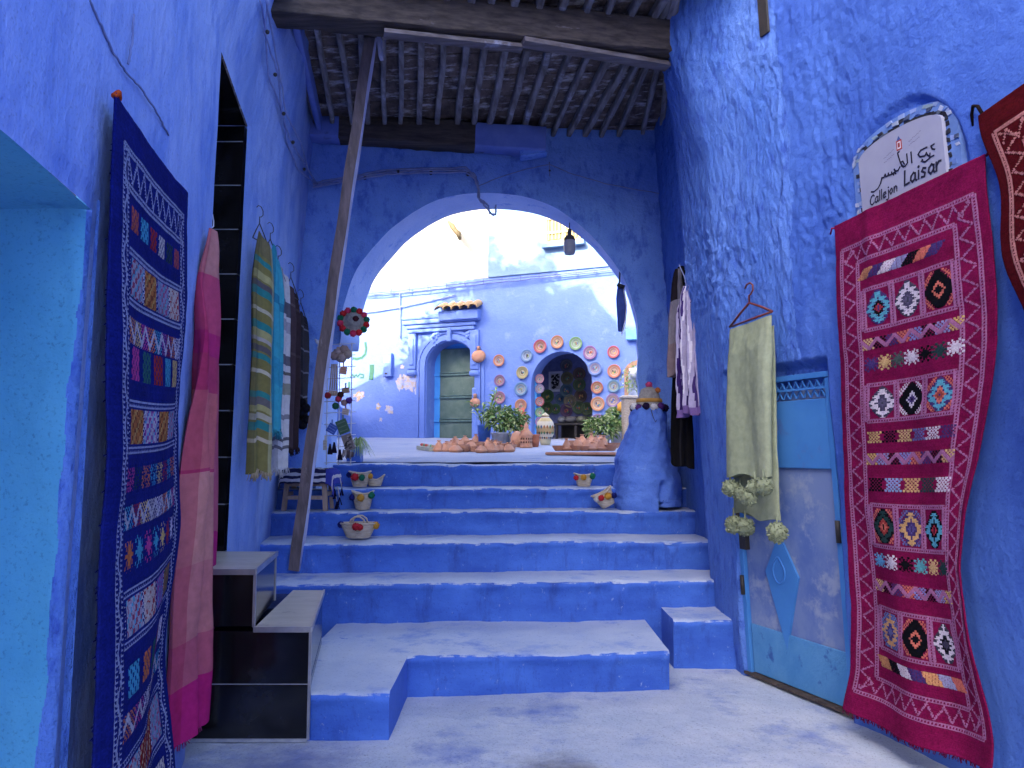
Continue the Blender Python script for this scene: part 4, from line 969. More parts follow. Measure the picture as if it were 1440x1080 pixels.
Ys = []
def wall_scarf(px0, px1, y0, y1, Y0, Y1, fn, label, pxb0=None, pxb1=None, fringe=None, folds=2, th=.04, seed=0, slope=0.0, amp=.016, taper=.35, kind="hanging_scarf", cat="scarf", grp="scarves hung on the left wall", hang=True):
    Y0 = onL(px0, y0 + 20, .05).y; Y1 = Y0 + max(.1, (Y1 - 0) * 0 + .22)
    Ys.append((px0, Y0)); zt = at(px0, y0, Y0).z; zb = at(px0, y1, Y0).z; pxb0 = px0 if pxb0 is None else pxb0; pxb1 = px1 if pxb1 is None else pxb1
    o, Pm = drape(kind, at(px0, 500, Y0).xy, at(px1, 500, Y1).xy, zt, zb, fn, at(pxb0, 500, Y0).xy, at(pxb1, 500, Y1).xy, th, folds, amp, 26, 120, slope, 0, seed, taper)
    tag(o, label, cat, grp)
    if fringe: frayed("fringe", Pm[-1, :26], (0, 0, -1), fringe, o, .05, 80, .003)
    return o, Pm
OLV, OL2, TL_ = (.19, .17, .06), (.34, .32, .14), (.03, .2, .2)
wall_scarf(353, 383, 322, 664, 5.2, 5.45, stripes(OLV, [('v', .0, .08, (.16, .14, .07)), ('v', .1, .13, TL_), ('v', .16, .19, OL2), ('v', .2, .23, (.1, .09, .1)), ('v', .23, .26, TL_), ('v', .31, .325, (.45, .42, .3)), ('v', .37, .4, TL_), ('v', .4, .435, OL2), ('v', .435, .455, (.36, .33, .3)), ('v', .47, .5, (.1, .09, .1)), ('v', .5, .53, TL_), ('v', .57, .585, (.5, .46, .34)), ('v', .66, .685, TL_), ('v', .69, .72, (.13, .12, .12)), ('v', .72, .75, OL2), ('v', .76, .78, (.4, .38, .3)), ('v', .79, .82, TL_), ('v', .86, .875, (.48, .42, .3)), ('u', .72, 1.01, (.5, .5, .3)), ('u', 0, .1, (.05, .05, .04))]),
           "olive plaid scarf with teal and yellow checks, nearest of the row on the left wall", 350, 383, (.4, .33, .22), 1.5, .05, 1, -.1)
wall_scarf(377, 392, 340, 606, 5.6, 5.8, stripes((.05, .33, .42), [('v', .25, .3, (.03, .2, .3)), ('v', .6, .75, (.04, .27, .38)), ('u', 0, .25, (.02, .12, .2))]), "bright turquoise scarf hanging between the olive plaid one and the white checked one", 380, 396, (.05, .3, .38), 2, .04, 2, -.12)
wall_scarf(386, 404, 372, 662, 5.85, 6.1, stripes((.5, .5, .52), [('v', .14, .22, (.1, .1, .13)), ('v', .24, .3, (.3, .3, .34)), ('v', .42, .47, (.11, .11, .14)), ('v', .5, .52, (.1, .1, .1)), ('v', .56, .62, (.25, .25, .2)), ('v', .72, .75, (.2, .2, .22)), ('v', .84, .86, (.1, .1, .12)), ('v', .88, .9, (.12, .12, .14)), ('u', 0, .3, (.12, .12, .16))]), "white scarf with grey and black checks hanging beside the turquoise one", 384, 404, (.45, .45, .48), 2, .05, 3, -.06)
wall_scarf(403, 418, 400, 632, 6.2, 6.4, stripes((.075, .05, .06), [('v', .1, .12, (.12, .09, .1)), ('v', .4, .42, (.11, .08, .09)), ('u', .55, 1.01, (.01, .008, .012))]), "dull brown scarf hanging beyond the white checked one", 404, 419, (.05, .035, .04), 2, .05, 4, -.06)
o, Pm = wall_scarf(418, 432, 436, 598, 6.5, 6.65, stripes((.055, .052, .062), [('v', .12, .135, (.2, .2, .24)), ('v', .32, .335, (.2, .2, .24)), ('v', .52, .535, (.2, .2, .24)), ('v', .74, .755, (.2, .2, .24)), ('u', 0, .2, (.01, .01, .014))]), "charcoal scarf with thin pale lines and a black tassel, behind the leaning post", 420, 434, None, 2, .04, 5, -.05)
m = MB()
for i in range(5): fuzz(m, at(427 + (i % 2) * 6 - 2, 566 + i * 8, Ys[-1][1] - .04), .042, (.012, .012, .016), 60)
m.build("tassel", attr_cloth, o)
for (px, py, Yh, dx, txt) in ((365, 312, 5.28, 12, "dark wire hanger above the olive plaid scarf"), (380, 334, 5.68, 11, "dark wire hanger above the turquoise scarf"), (391, 366, 5.95, 12, "dark wire hanger above the white checked scarf"), (409, 388, 6.28, 11, "dark wire hanger above the brown scarf"), (423, 424, 6.55, 10, "dark wire hanger above the charcoal scarf")):
    Yh = min(Ys, key=lambda q: abs(q[0] - px + 8))[1] + .06
    hanger("wire_hanger", at(px - dx * .8, py + 22, Yh - .06), at(px + dx, py + 34, Yh + .1), at(px, py, Yh) + V((0, 0, .09)), black_metal, txt, .004, .1)

# green shawl with pom-poms on a red-brown hanger
SH = (.27, .31, .205)
shf = lambda u, v: stripes(SH, [('u', .0, .08, (.2, .23, .15)), ('u', .8, 1.01, (.33, .37, .26))])(u, v)
yg0, yg1 = onR(1027, 464, .09).y, onR(1086, 443, .09).y
print('shawl', yg0, yg1, Ys)
ga, gb = at(1027, 470, yg0), at(1086, 450, yg1)
o, Pm = drape("hanging_shawl", ga.xy, gb.xy, at(1027, 464, yg0).z, at(1022, 668, yg0).z, shf, at(1023, 600, yg0).xy, at(1083, 600, yg1).xy, .075, 1.1, .012, 40, 130, at(1086, 443, yg1).z - at(1027, 464, yg0).z, at(1083, 671, yg1).z - at(1022, 668, yg0).z, 7, 0, .004)
tag(o, "sage green shawl with pom-pom ends folded over a hanger in front of the metal door", "shawl")
o2, P2 = drape("rear_fold", at(1036, 480, yg0 + .06).xy, at(1088, 470, yg1 + .06).xy, at(1036, 480, yg0).z, at(1034, 722, yg0).z, shf, at(1034, 722, yg0 + .06).xy, at(1097, 700, yg1 + .04).xy, .02, 1.2, .015, 30, 110, .06, -.03, 9, parent=o)
m = MB()
for px, py, Yp in ((1027, 686, yg0 - .06), (1041, 694, yg0 - .1), (1062, 686, yg1 - .02), (1074, 684, yg1 - .06), (1053, 700, yg1 - .0)):
    q = m if False else MB(); fuzz(q, at(px, py, Yp), .056 + rnd.uniform(-.006, .006), (.27, .31, .2), 190); q.tube([at(px, py - 6, Yp), at(px - 1, py - 24, Yp + .04)], .006, 5, SH); q.build("pompom", attr_cloth, o)
for px, py, Yp in ((1032, 738, yg0 - .02), (1048, 741, yg0 - .08), (1093, 749, yg1 - .08)):
    q = MB(); fuzz(q, at(px, py, Yp), .066 + rnd.uniform(-.006, .006), (.27, .31, .2), 190); q.tube([at(px, py - 6, Yp), at(px - 1, py - 24, Yp + .04)], .006, 5, SH); q.build("pompom", attr_cloth, o)
redw = P("red_brown_plastic", (.16, .035, .03), .45, .05)
hanger("plastic_hanger", at(1026, 460, yg0), at(1086, 438, yg1), at(1053, 405, (yg0 + yg1) / 2) + V((0, 0, .01)), redw, "red brown plastic hanger holding the sage green shawl", .008, .11)

# dark clothes by the arch on the right
blk = stripes((.006, .006, .008), [('u', .45, .5, (.03, .03, .04))])
o, Pm = drape("hanging_garment", at(948, 500, 6.32).xy, at(972, 500, 6.12).xy, at(958, 376, 6.25).z, at(955, 652, 6.25).z, blk, at(944, 600, 6.3).xy, at(976, 600, 6.15).xy, .06, 1.5, .02, 24, 110, 0, -.03, 11, .7)
tag(o, "long black garment hanging at the wall corner behind the striped scarf", "garment")
gry = stripes((.16, .15, .19), [('v', 0, .3, (.012, .01, .014)), ('v', .7, 1.01, (.17, .13, .15)), ('u', .7, 1.01, (.2, .2, .26))])
o, Pm = drape("hanging_garment", at(949, 500, 6.2).xy, at(962, 500, 6.1).xy, at(953, 380, 6.2).z, at(950, 530, 6.2).z, gry, at(942, 500, 6.24).xy, at(960, 500, 6.14).xy, .06, 1.3, .02, 20, 90, 0, .05, 12, .6)
tag(o, "grey jacket with dark collar hanging above the long black garment", "garment")
vio = lambda u, v: stripes((.36, .33, .5), [('U', .1, .18, (.03, .015, .1)), ('U', .3, .36, (.05, .03, .16)), ('U', .36, .4, (.6, .58, .7)), ('U', .5, .58, (.025, .015, .09)), ('U', .7, .74, (.6, .58, .7)), ('U', .84, .9, (.05, .03, .14)), ('v', .94, 1.01, (.16, .1, .28))])(u, v)
o, Pm = drape("hanging_scarf", at(955, 500, 6.02).xy, at(980, 500, 5.86).xy, at(966, 402, 5.95).z, at(966, 585, 5.95).z, vio, at(953, 500, 6.04).xy, at(983, 500, 5.86).xy, .06, 3, .022, 40, 120, 0, .02, 13, .6, .03)
tag(o, "crumpled violet and white striped scarf hanging at the right wall corner", "scarf")
m = MB(); m.tube([at(966, 404, 5.95), at(962, 388, 5.97), at(955, 372, 6.0)], .004, 5); m.build("cord", wire_pale, o)

# ================================================================== METAL DOOR AND STREET SIGN (parts of the right house)
bluep = M("flat_blue_door_paint", (.035, .15, .42), (.05, .19, .48), (.07, .14, .38), s=3, cs=4, bump=.15, bs=40, bd=.003, rough=.55)
mott = M("mottled_door_paint", (.075, .13, .34), (.14, .2, .38), (.22, .27, .4), s=4.5, st=(1, 1, .7), lo=.4, hi=.6, cs=5, clo=.52, chi=.64, rough=.5, bump=.2, bs=30, bd=.003)
skyb = M("rough_sky_door_paint", (.05, .19, .42), (.08, .24, .47), (.03, .1, .3), s=5, cs=9, bump=.7, bs=50, bd=.008)
dY0, dY1 = 5.28, 4.45
def dq(Y, z, o): 
    t = (dY0 - Y) / (dY0 - dY1); a, b = Rw(dY0, z, 0), Rw(dY1, z, 0); p = a.lerp(b, t); n_ = V((-(dY0 - dY1), -(b.x - a.x), 0)).normalized(); return p + n_ * (o - .06)
def dbox(name, ya, yb, za, zb, o0, o1, mat_, parent, bv=.004):
    o = MB().hexa([dq(y, z, o_) for z in (za, zb) for o_ in (o0, o1) for y in (ya, yb)]).build(name, mat_, parent)
    return bevel(o, bv, 2) if bv else o
dr_ = dbox("door", dY0 - .03, dY1 + .03, .03, 1.93, -.02, .0, mott, rh)
dbox("frame_rail", dY0, dY1, 1.985, 2.02, -.03, .035, bluep, dr_)
dbox("frame_stile", dY0 + .005, dY0 - .03, 0.01, 1.984, -.03, .03, bluep, dr_); dbox("frame_stile", dY1 + .03, dY1 - .005, .01, 1.984, -.03, .03, bluep, dr_)
dbox("upper_panel", dY0 - .04, dY1 + .04, 1.43, 1.86, .001, .018, bluep, dr_, .006)
dbox("lower_band", dY0 - .04, dY1 + .04, .035, .36, .001, .014, skyb, dr_, .006)
g_ = MB(); nG = 14
for i in range(nG):
    y0 = dY0 - .04 - (dY0 - dY1 - .08) * i / nG; y1 = dY0 - .04 - (dY0 - dY1 - .08) * (i + 1) / nG
    g_.bar(dq(y0, 1.87, .012), dq(y1, 1.98, .012), .008, .008); g_.bar(dq(y1, 1.87, .02), dq(y0, 1.98, .02), .008, .008)
g_.bar(dq(dY0 - .03, 1.925, .026), dq(dY1 + .03, 1.925, .026), .012, .014)
g_.build("grille", bluep, dr_)
dbox("grille_backing", dY0 - .03, dY1 + .03, 1.865, 1.984, -.03, -.022, black_metal, dr_, 0)
ds = onR(1092, 812)
yc = ds.y; t0 = .135
q = [(yc, 1.0), (yc - t0, .74), (yc, .26), (yc + t0, .74)]
m = MB(); m.poly([dq(y, z, .016) for y, z in q][::-1])
for i in range(4): m.poly([dq(*q[i], .001), dq(*q[(i + 1) % 4], .001), dq(*q[(i + 1) % 4], .016), dq(*q[i], .016)])
m.build("diamond_plate", bluep, dr_)
m = MB(); m.tube([dq(yc + .02 + .05 * math.sin(a) * (1 - .45 * max(0, math.cos(a))), .76 + .085 * math.cos(a), .017) for a in [i * 6.2832 / 24 for i in range(25)]], .007, 6); m.build("teardrop_boss", bluep, dr_)
for y in (dY0 - .01, dY1 + .01):
    for z in (.55, 1.0): 
        if y < 5 and z < .6: continue
        m = MB(); m.tube([dq(y, z, .035), dq(y, z + .13, .035)], .016, 8); m.build("hinge", black_metal, dr_)
dbox("lock_box", dY0 - .01, dY0 - .07, .86, .98, .001, .04, black_metal, dr_)
dbox("threshold", dY0 + .02, dY1 - .02, 0.012, .03, -.03, .05, wood_dark, dr_, 0)

# street sign: ceramic plate with hand lettering, in a mosaic border
s0_, s1_ = onR(1211, 240).y, onR(1337, 200).y; sx0 = (s0_ + s1_) / 2; hw = abs(s0_ - s1_) / 2 * .95; zb_ = SZ - .33
def sp_(a, b, o): return Rw(sx0 - a, b, o)           # a runs to the right in the picture
zsh = onR(1211, 232).z; ztp = onR(1290, 168).z
sg = tag(bpy.data.objects.new("street_sign", None), "white arched ceramic street sign lettered Callejon Laisar inside a broken mosaic border", "street sign"); col.objects.link(sg)
sg.location = sp_(0, zb_, 0)
def outl(k): 
    w_ = hw + k
    return [(-w_, zb_)] + [(-w_ * math.cos(math.pi * i / 24), zsh + (ztp + k - zsh) * math.sin(math.pi * i / 24) ** .8) for i in range(25)] + [(w_, zb_)]
def ring_plate(name, pts, o0, o1, mat_, parent):
    m = MB(); a = [m.pt(sp_(x, z, o0)) for x, z in pts]; b = [m.pt(sp_(x, z, o1)) for x, z in pts]; m.face(b)
    for i in range(len(pts)): m.face([a[i], a[(i + 1) % len(pts)], b[(i + 1) % len(pts)], b[i]])
    return m.build(name, mat_, parent)
sgm = M("glazed_sign_white", (.27, .285, .37), (.22, .235, .33), s=3, rough=.35, spec=.4)
pl_ = ring_plate("sign_plate", outl(0), .0, .022, sgm, sg)
ring_plate("mosaic_bed", outl(.068), -.05, .004, P("blue_mortar", (.1, .19, .46)), sg)
m = MB(); cols_ = [(.2, .28, .5), (.28, .34, .48), (.1, .18, .45), (.2, .28, .34), (.05, .07, .14), (.02, .02, .03), (.2, .28, .55), (.3, .35, .5)]
for row, (k0, k1) in enumerate(((.004, .02), (.024, .044), (.046, .064))):
    a_, b_ = outl(k0), outl(k1); n_ = 60
    def samp(o_, t):
        x = t * (len(o_) - 1); i = min(int(x), len(o_) - 2); f = x - i; return (o_[i][0] * (1 - f) + o_[i + 1][0] * f, o_[i][1] * (1 - f) + o_[i + 1][1] * f)
    tt_ = [i / 14 * (1 / 26) for i in range(0, 14)] + [1 / 26 + i / 26 * 24 / 26 for i in range(26)] + [25 / 26 + i / 14 / 26 for i in range(15)]
    for i in range(len(tt_) - 1):
        if rnd.random() < (.05, .35, .5)[row]: continue
        ta, tb = tt_[i] + .0006, tt_[i + 1] - .0006; h_ = rnd.uniform(.006, .011)
        cc = rnd.choice(cols_) if row else rnd.choice([(.01, .01, .015), (.012, .014, .025), (.06, .08, .12), (.01, .01, .02)])
        j = lambda: rnd.uniform(-.003, .003)
        q = [samp(a_, ta), samp(a_, tb), samp(b_, tb), samp(b_, ta)]; q = [(x + j() * 1.6, z + j() * 1.6) for x, z in q]
        m.poly([sp_(x, z, h_) for x, z in q], cc)
        for e in range(4): m.poly([sp_(*q[e], .002), sp_(*q[(e + 1) % 4], .002), sp_(*q[(e + 1) % 4], h_), sp_(*q[e], h_)], cc)
m.build("mosaic_border", attr_glaze, sg)
GL = {'C': [[(.8, .8), (.6, .98), (.3, .9), (.1, .55), (.15, .2), (.4, .02), (.75, .15)]], 'a': [[(.6, .5), (.4, .62), (.15, .45), (.1, .2), (.3, .02), (.55, .2), (.6, .55), (.6, .1), (.72, .02)]],
      'l': [[(.2, 1.05), (.18, .05)]], 'e': [[(.12, .3), (.6, .38), (.5, .6), (.25, .58), (.1, .3), (.25, .04), (.6, .1)]], 'j': [[(.3, .6), (.32, -.2), (.1, -.35), (-.1, -.25)], [(.3, .85)]],
      'o': [[(.35, .6), (.1, .35), (.3, .03), (.58, .25), (.5, .55), (.35, .6)]], 'n': [[(.12, .6), (.12, .02), (.16, .4), (.38, .6), (.55, .45), (.56, .02)]], 'L': [[(.15, 1.0), (.12, .03), (.62, .08)]],
      'i': [[(.18, .6), (.18, .04)], [(.2, .85)]], 's': [[(.55, .55), (.3, .62), (.15, .45), (.5, .25), (.42, .03), (.1, .08)]], 'r': [[(.12, .6), (.14, .02), (.16, .38), (.35, .6), (.55, .58)]]}
def ppx(px, py):
    p = onR(px, py, .022); return (sx0 - p.y, p.z)
def write(word, p0, p1, size, wd, mb):
    a, b = V(ppx(*p0)), V(ppx(*p1)); wds = {'l': .34, 'i': .36, 'j': .42, 'L': .66, 'C': .85, 'r': .6}
    tot = sum(wds.get(c, .74) for c in word); d = (b - a); sc_ = d.length / tot; d.normalize(); up = V((-.12, 1)); x = 0
    for c in word:
        for ln in GL[c]:
            pts = []
            for gx_, gy_ in ln:
                q = a + d * ((x + gx_) * sc_) + up * gy_ * size + V((gy_ * size * .22, 0)); pts.append((q.x, q.y))
            signline(pts, wd, mb)
        x += wds.get(c, .74)
_k = [0]
def signline(pts, wd, mb):
    _k[0] += 1
    if len(pts) == 1:
        x, z = pts[0]; mb.poly([sp_(x + wd * .7 * math.cos(6.283 * i / 10), z + wd * .7 * math.sin(6.283 * i / 10), .0245) for i in range(10)]); return
    for i in range(len(pts) - 1):
        a, b = V(pts[i]), V(pts[i + 1]); d = b - a
        if d.length < 1e-6: continue
        d.normalize(); n_ = V((-d.y, d.x)) * wd / 2; e = d * wd * .35; o_ = .0235 + .0002 * ((i + _k[0]) % 6)
        mb.poly([sp_(*(p), o_) for p in (a - e - n_, b + e - n_, b + e + n_, a - e + n_)])
ink = P("sign_ink", (.012, .012, .03), .5, 0)
m = MB(); write("Callejon", (1224, 290), (1263, 268), .052, .0075, m); m.build("lettering", ink, pl_); m = MB(); write("Laisar", (1271, 262), (1324, 238), .075, .011, m); m.build("lettering", ink, pl_)
m = MB()
def pix(lines, wd):
    for ln in lines: signline([ppx(1160 + x / 3.857, 120 + y / 3.857) for x, y in ln], wd, m)
pix([[(596, 318), (578, 330), (585, 345), (598, 347)], [(556, 335), (520, 352), (508, 375), (520, 388), (545, 382), (553, 365), (560, 378), (575, 390), (592, 380)], [(572, 368), (568, 395), (545, 415), (525, 412)], [(532, 405)],
     [(470, 362), (474, 420)], [(445, 372), (450, 420), (437, 440), (418, 438), (412, 418), (425, 412), (432, 428)], [(398, 375), (412, 420), (428, 445)], [(396, 368), (404, 360)],
     [(408, 442), (398, 462), (385, 466), (378, 455), (383, 470), (370, 478)], [(388, 480), (383, 476)], [(376, 486), (371, 482)],
     [(365, 470), (362, 484), (350, 488), (346, 476), (344, 490), (332, 495), (328, 482), (324, 498), (310, 505)], [(312, 500), (305, 530), (288, 560), (268, 578), (254, 578)]], .0085)
m.build("lettering", ink, pl_)
# small emblem and its two lines of tiny script
m = MB(); c0, c1 = V(ppx(1265, 204)), .017
m.poly([sp_(c0.x + a * .018, c0.y + b * .026, .0236) for a, b in ((-1, -1), (1, -1), (1, 1), (-1, 1))], (.35, .04, .03))
m.poly([sp_(c0.x + a * .012, c0.y + b * .019, .0242) for a, b in ((-1, -1), (1, -1), (1, 1), (-1, 1))], (.5, .5, .56))
m.poly([sp_(c0.x + a * .007, c0.y + b * .012, .0248) for a, b in ((-1, -1), (1, -1), (1, 1), (-1, 1))], (.3, .05, .05))
m.poly([sp_(c0.x + a * .014, c0.y + .034 + b * .008, .0238) for a, b in ((-1, -1), (1, -1), (.5, .4), (0, 2.0), (-.5, .4))], (.06, .1, .3))
m.build("emblem", attr_glaze, pl_)
m = MB()
for cx_, cy_, n_ in ((1250, 217, 2), (1286, 192, 2)):
    for rr_ in range(n_):
        c = V(ppx(cx_, cy_ + rr_ * 6)); x = -.035
        while x < .035:
            w2 = rnd.uniform(.004, .01); signline([(c.x + x, c.y + x * .3 + rnd.uniform(-.002, .002)), (c.x + x + w2, c.y + x * .3 + rnd.uniform(-.003, .004))], .0028, m); x += w2 + .003
m.build("small_script", P("faint_ink", (.16, .16, .24), .5, 0), pl_)

# ================================================================== THINGS IN THE COURTYARD
RF = Matrix((FT, V((0, 0, 1)), FN)).transposed()         # local z points out of the far wall
PC = dict(red=(.5, .1, .1), orange=(.6, .25, .12), green=(.2, .4, .16), purple=(.32, .16, .4), blue=(.13, .3, .55), yellow=(.55, .45, .18), pink=(.58, .2, .28), brown=(.28, .16, .12), grey=(.3, .34, .44), cream=(.55, .5, .4))
def plate(c, rr, rim, ring, mid, n_=FN):
    m = MB(); s_ = rr / .13
    prof = [(.0, .011), (.052, .011), (.056, .013), (.082, .018), (.088, .021), (.122, .032), (.13, .032), (.13, .026), (.07, .0)]
    mid = tuple(m_ * .45 + r_ * .35 for m_, r_ in zip(mid, rim)); rim = tuple((x * .8 + .05) * rnd.uniform(.6, .85) for x in rim); cl = [mid, tuple(x * .45 for x in rim), tuple(m_ * .3 + r_ * .55 for m_, r_ in zip(ring, rim)), tuple(m_ * .75 for m_ in ring), rim, tuple(min(1, x * 1.2) for x in rim), rim, (.3, .15, .1)]
    R_ = RF if n_ is FN else Matrix((n_.cross(V((0, 0, 1))) * -1, V((0, 0, 1)), n_)).transposed()
    m.lathe([(r_ * s_, z_ * s_) for r_, z_ in prof], c, 26, R_, cols=cl)
    for i in range(13):                                      # small painted scene in the middle
        x, y = rnd.uniform(-.038, .038), rnd.uniform(-.03, .022); w2, h2 = rnd.uniform(.005, .014), rnd.uniform(.008, .026)
        cc = rnd.choice([(.05, .12, .35), (.03, .03, .04), (.5, .12, .1), (.1, .3, .15), (.6, .4, .1)])
        m.poly([V(c) + R_ @ V(((x + a * w2) * s_, (y + b * h2) * s_, .013 * s_ + .0004 * i)) for a, b in ((-1, -1), (1, -1), (.8, .3), (0, 1), (-.8, .3))], cc)
    for i in range(20):                                      # painted beads round the ring
        a = 6.283 * i / 20; p_ = V((.069 * math.cos(a), .069 * math.sin(a), .0175)); q = .0055
        m.poly([V(c) + R_ @ ((p_ + V((q * math.cos(t), q * math.sin(t), 0))) * s_) for t in (0, 1.57, 3.14, 4.71)], tuple(x * .5 for x in rim))
    return m.build("painted_plate", attr_glaze)
ordn = ["topmost", "second", "third", "fourth", "fifth", "sixth", "seventh"]
def column(lst, where, o=.012, rr=.135, grp="painted plates around the doorway"):
    for i, (px, py, rim) in enumerate(lst):
        ring = rnd.choice([(.55, .5, .4), (.5, .52, .55), (.5, .42, .2), (.5, .3, .25)])
        if o < -1: ring = tuple(x * .4 for x in ring)
        p_ = plate(onF(px, py, o), rr * rnd.uniform(.9, 1.06), PC[rim], ring, (.5, .5, .48) if o > -1 else tuple(x * .5 for x in PC[rim]))
        tag(p_, "%s rimmed plate, %s %s" % (rim, ordn[i], where), "plate", grp)
column([(702, 507, 'orange'), (703, 535, 'purple'), (703, 559, 'pink'), (703, 579, 'blue')], "from the top of the column next to the green door")
column([(741, 500, 'blue'), (735, 524, 'yellow'), (733, 547, 'blue'), (733, 570, 'orange')], "down the left side of the plate framed doorway")
column([(760, 487, 'red'), (784, 481, 'orange'), (810, 483, 'green'), (830, 496, 'purple')], "from the left over the plate framed arch", rr=.142)
column([(837, 518, 'blue'), (840, 545, 'red'), (841, 568, 'orange'), (841, 592, 'purple')], "down the right side of the plate framed doorway", rr=.138)
column([(863, 495, 'red'), (864, 522, 'orange'), (863, 543, 'blue'), (862, 563, 'purple'), (862, 582, 'green')], "from the top of the rightmost plate column")
# plates on the blue shutter just inside the doorway
for i, (py, rim) in enumerate(((533, 'pink'), (547, 'purple'), (565, 'red'), (580, 'green'), (593, 'purple'))):
    s_ = PA[0][0] + .13; p_ = plate(fpt(s_, onF(758, py, -.2).z, -.17), .1, PC[rim], (.5, .5, .5), (.5, .5, .48))
    tag(p_, "small %s plate, %s from the top on the blue shutter inside the doorway" % (rim, ordn[i]), "plate", "plates on the blue shutter")
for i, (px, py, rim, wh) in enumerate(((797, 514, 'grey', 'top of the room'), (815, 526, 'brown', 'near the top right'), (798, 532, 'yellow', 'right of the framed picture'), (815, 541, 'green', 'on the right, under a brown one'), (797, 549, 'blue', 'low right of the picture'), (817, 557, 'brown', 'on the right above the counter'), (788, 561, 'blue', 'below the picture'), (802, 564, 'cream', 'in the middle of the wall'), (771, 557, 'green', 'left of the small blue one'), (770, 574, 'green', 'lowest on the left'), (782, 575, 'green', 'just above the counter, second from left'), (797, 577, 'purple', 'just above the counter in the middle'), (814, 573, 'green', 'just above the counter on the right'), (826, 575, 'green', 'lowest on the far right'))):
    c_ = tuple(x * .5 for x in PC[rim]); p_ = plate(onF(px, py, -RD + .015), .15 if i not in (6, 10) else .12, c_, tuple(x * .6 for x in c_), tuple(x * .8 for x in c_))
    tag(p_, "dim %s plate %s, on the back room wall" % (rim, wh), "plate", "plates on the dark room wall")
# framed picture in the room: plain generic dark brush marks
a_, b_ = onF(772, 551, -RD + .012), onF(791, 522, -RD + .012)
pt_ = thing("framed_picture", (a_ + b_) / 2, "white framed black and white picture of loose brush marks on the dark room wall", "picture")
def rslab(name, s0, s1, z0, z1, o0, o1, mat_, parent): return slab(name, s0, s1, z0, z1, o0, o1, mat_, parent, 0)
sa, sb = fs(a_), fs(b_)
rslab("picture_frame", sa, sb, a_.z, b_.z, -RD + .004, -RD + .03, white_p, pt_)
m = MB(); m.poly([fpt(s_, z_, -RD + .032) for s_, z_ in ((sa + .05, a_.z + .05), (sb - .05, a_.z + .05), (sb - .05, b_.z - .05), (sa + .05, b_.z - .05))], (.45, .45, .45))
for i in range(26):
    s_, z_ = rnd.uniform(sa + .08, sb - .08), rnd.uniform(a_.z + .08, b_.z - .08); w2, h2, an = rnd.uniform(.01, .025), rnd.uniform(.02, .05), rnd.uniform(0, 3)
    m.poly([fpt(s_ + math.cos(an) * x * w2 - math.sin(an) * y * h2, z_ + math.sin(an) * x * w2 + math.cos(an) * y * h2, -RD + .0325 + .0003 * i) for x, y in ((-1, -1), (1, -1), (1, 1), (-1, 1))], (.01, .01, .012))
m.build("print", attr_glaze, pt_)
# black counter in the room
ct = thing("counter", fpt(fs(onF(806, 620, -.9)), zf, -.9), "black counter with a clutter of goods inside the plate framed doorway", "counter")
k0, k1 = fs(onF(779, 600, -.8)), fs(onF(838, 600, -.8)); zt_c = onF(805, 584, -.8).z
rslab("counter_back", k0, k1, zf + .01, zt_c, -1.35, -1.3, black_metal, ct)
rslab("shelf", k0 + .02, k1, zf + .38, zf + .42, -1.298, -.75, black_metal, ct)
for s_ in (k0 + .04, (k0 + k1) / 2): rslab("leg", s_, s_ + .05, zf + .01, zf + .378, -.82, -.77, black_metal, ct)
for i, (px, w2, colr) in enumerate(((790, .1, (.16, .17, .2)), (803, .16, (.1, .1, .11)), (818, .12, (.12, .13, .1)))):
    c_ = onF(px, 600, -.95); c_.z = zf + .425
    m = MB(); m.lathe([(.0, 0), (w2 * .6, 0), (w2, .05), (w2 * .9, .1), (w2 * .5, .14), (0, .14)], c_, 14, None, colr)
    tag(m.build("bowl", attr_glaze), "dark bowl on the counter shelf, %s in the dim doorway" % ("left", "middle", "right")[i], "bowl", "bowls on the dark counter")
# decorated urn in the doorway
c_ = onG(767, 626); m = MB(); k = .36 / .36
prof = [(0, 0), (.07, 0), (.085, .03), (.1, .1), (.145, .2), (.155, .3), (.13, .4), (.08, .46), (.06, .48), (.075, .5), (.05, .52), (0, .56)]
uc = [(.5, .45, .3)] * 3 + [(.55, .5, .4), (.4, .28, .14), (.55, .5, .4), (.5, .4, .2), (.55, .5, .42), (.3, .2, .12), (.5, .45, .3), (.5, .45, .3)]
m.lathe([(r_ * 1.0, z_ * .98) for r_, z_ in prof], c_, 24, None, cols=uc)
for i in range(10):
    a = -math.pi * (i + .5) / 10; 
    for zz, r2, hh in ((.2, .152, .03), (.3, .162, .035), (.12, .118, .02)):
        d_ = V((math.cos(a), math.sin(a), 0)); t_ = V((-d_.y, d_.x, 0)); p_ = c_ + d_ * r2 + V((0, 0, zz))
        m.poly([p_ + t_ * x * .018 + V((0, 0, y * hh)) for x, y in ((-1, 0), (0, -1), (1, 0), (0, 1))], rnd.choice([(.05, .1, .2), (.3, .12, .05), (.05, .15, .08), (.02, .02, .02)]))
tag(m.build("painted_urn", attr_glaze), "cream painted urn with dark diamond bands standing in the plate framed doorway", "urn")

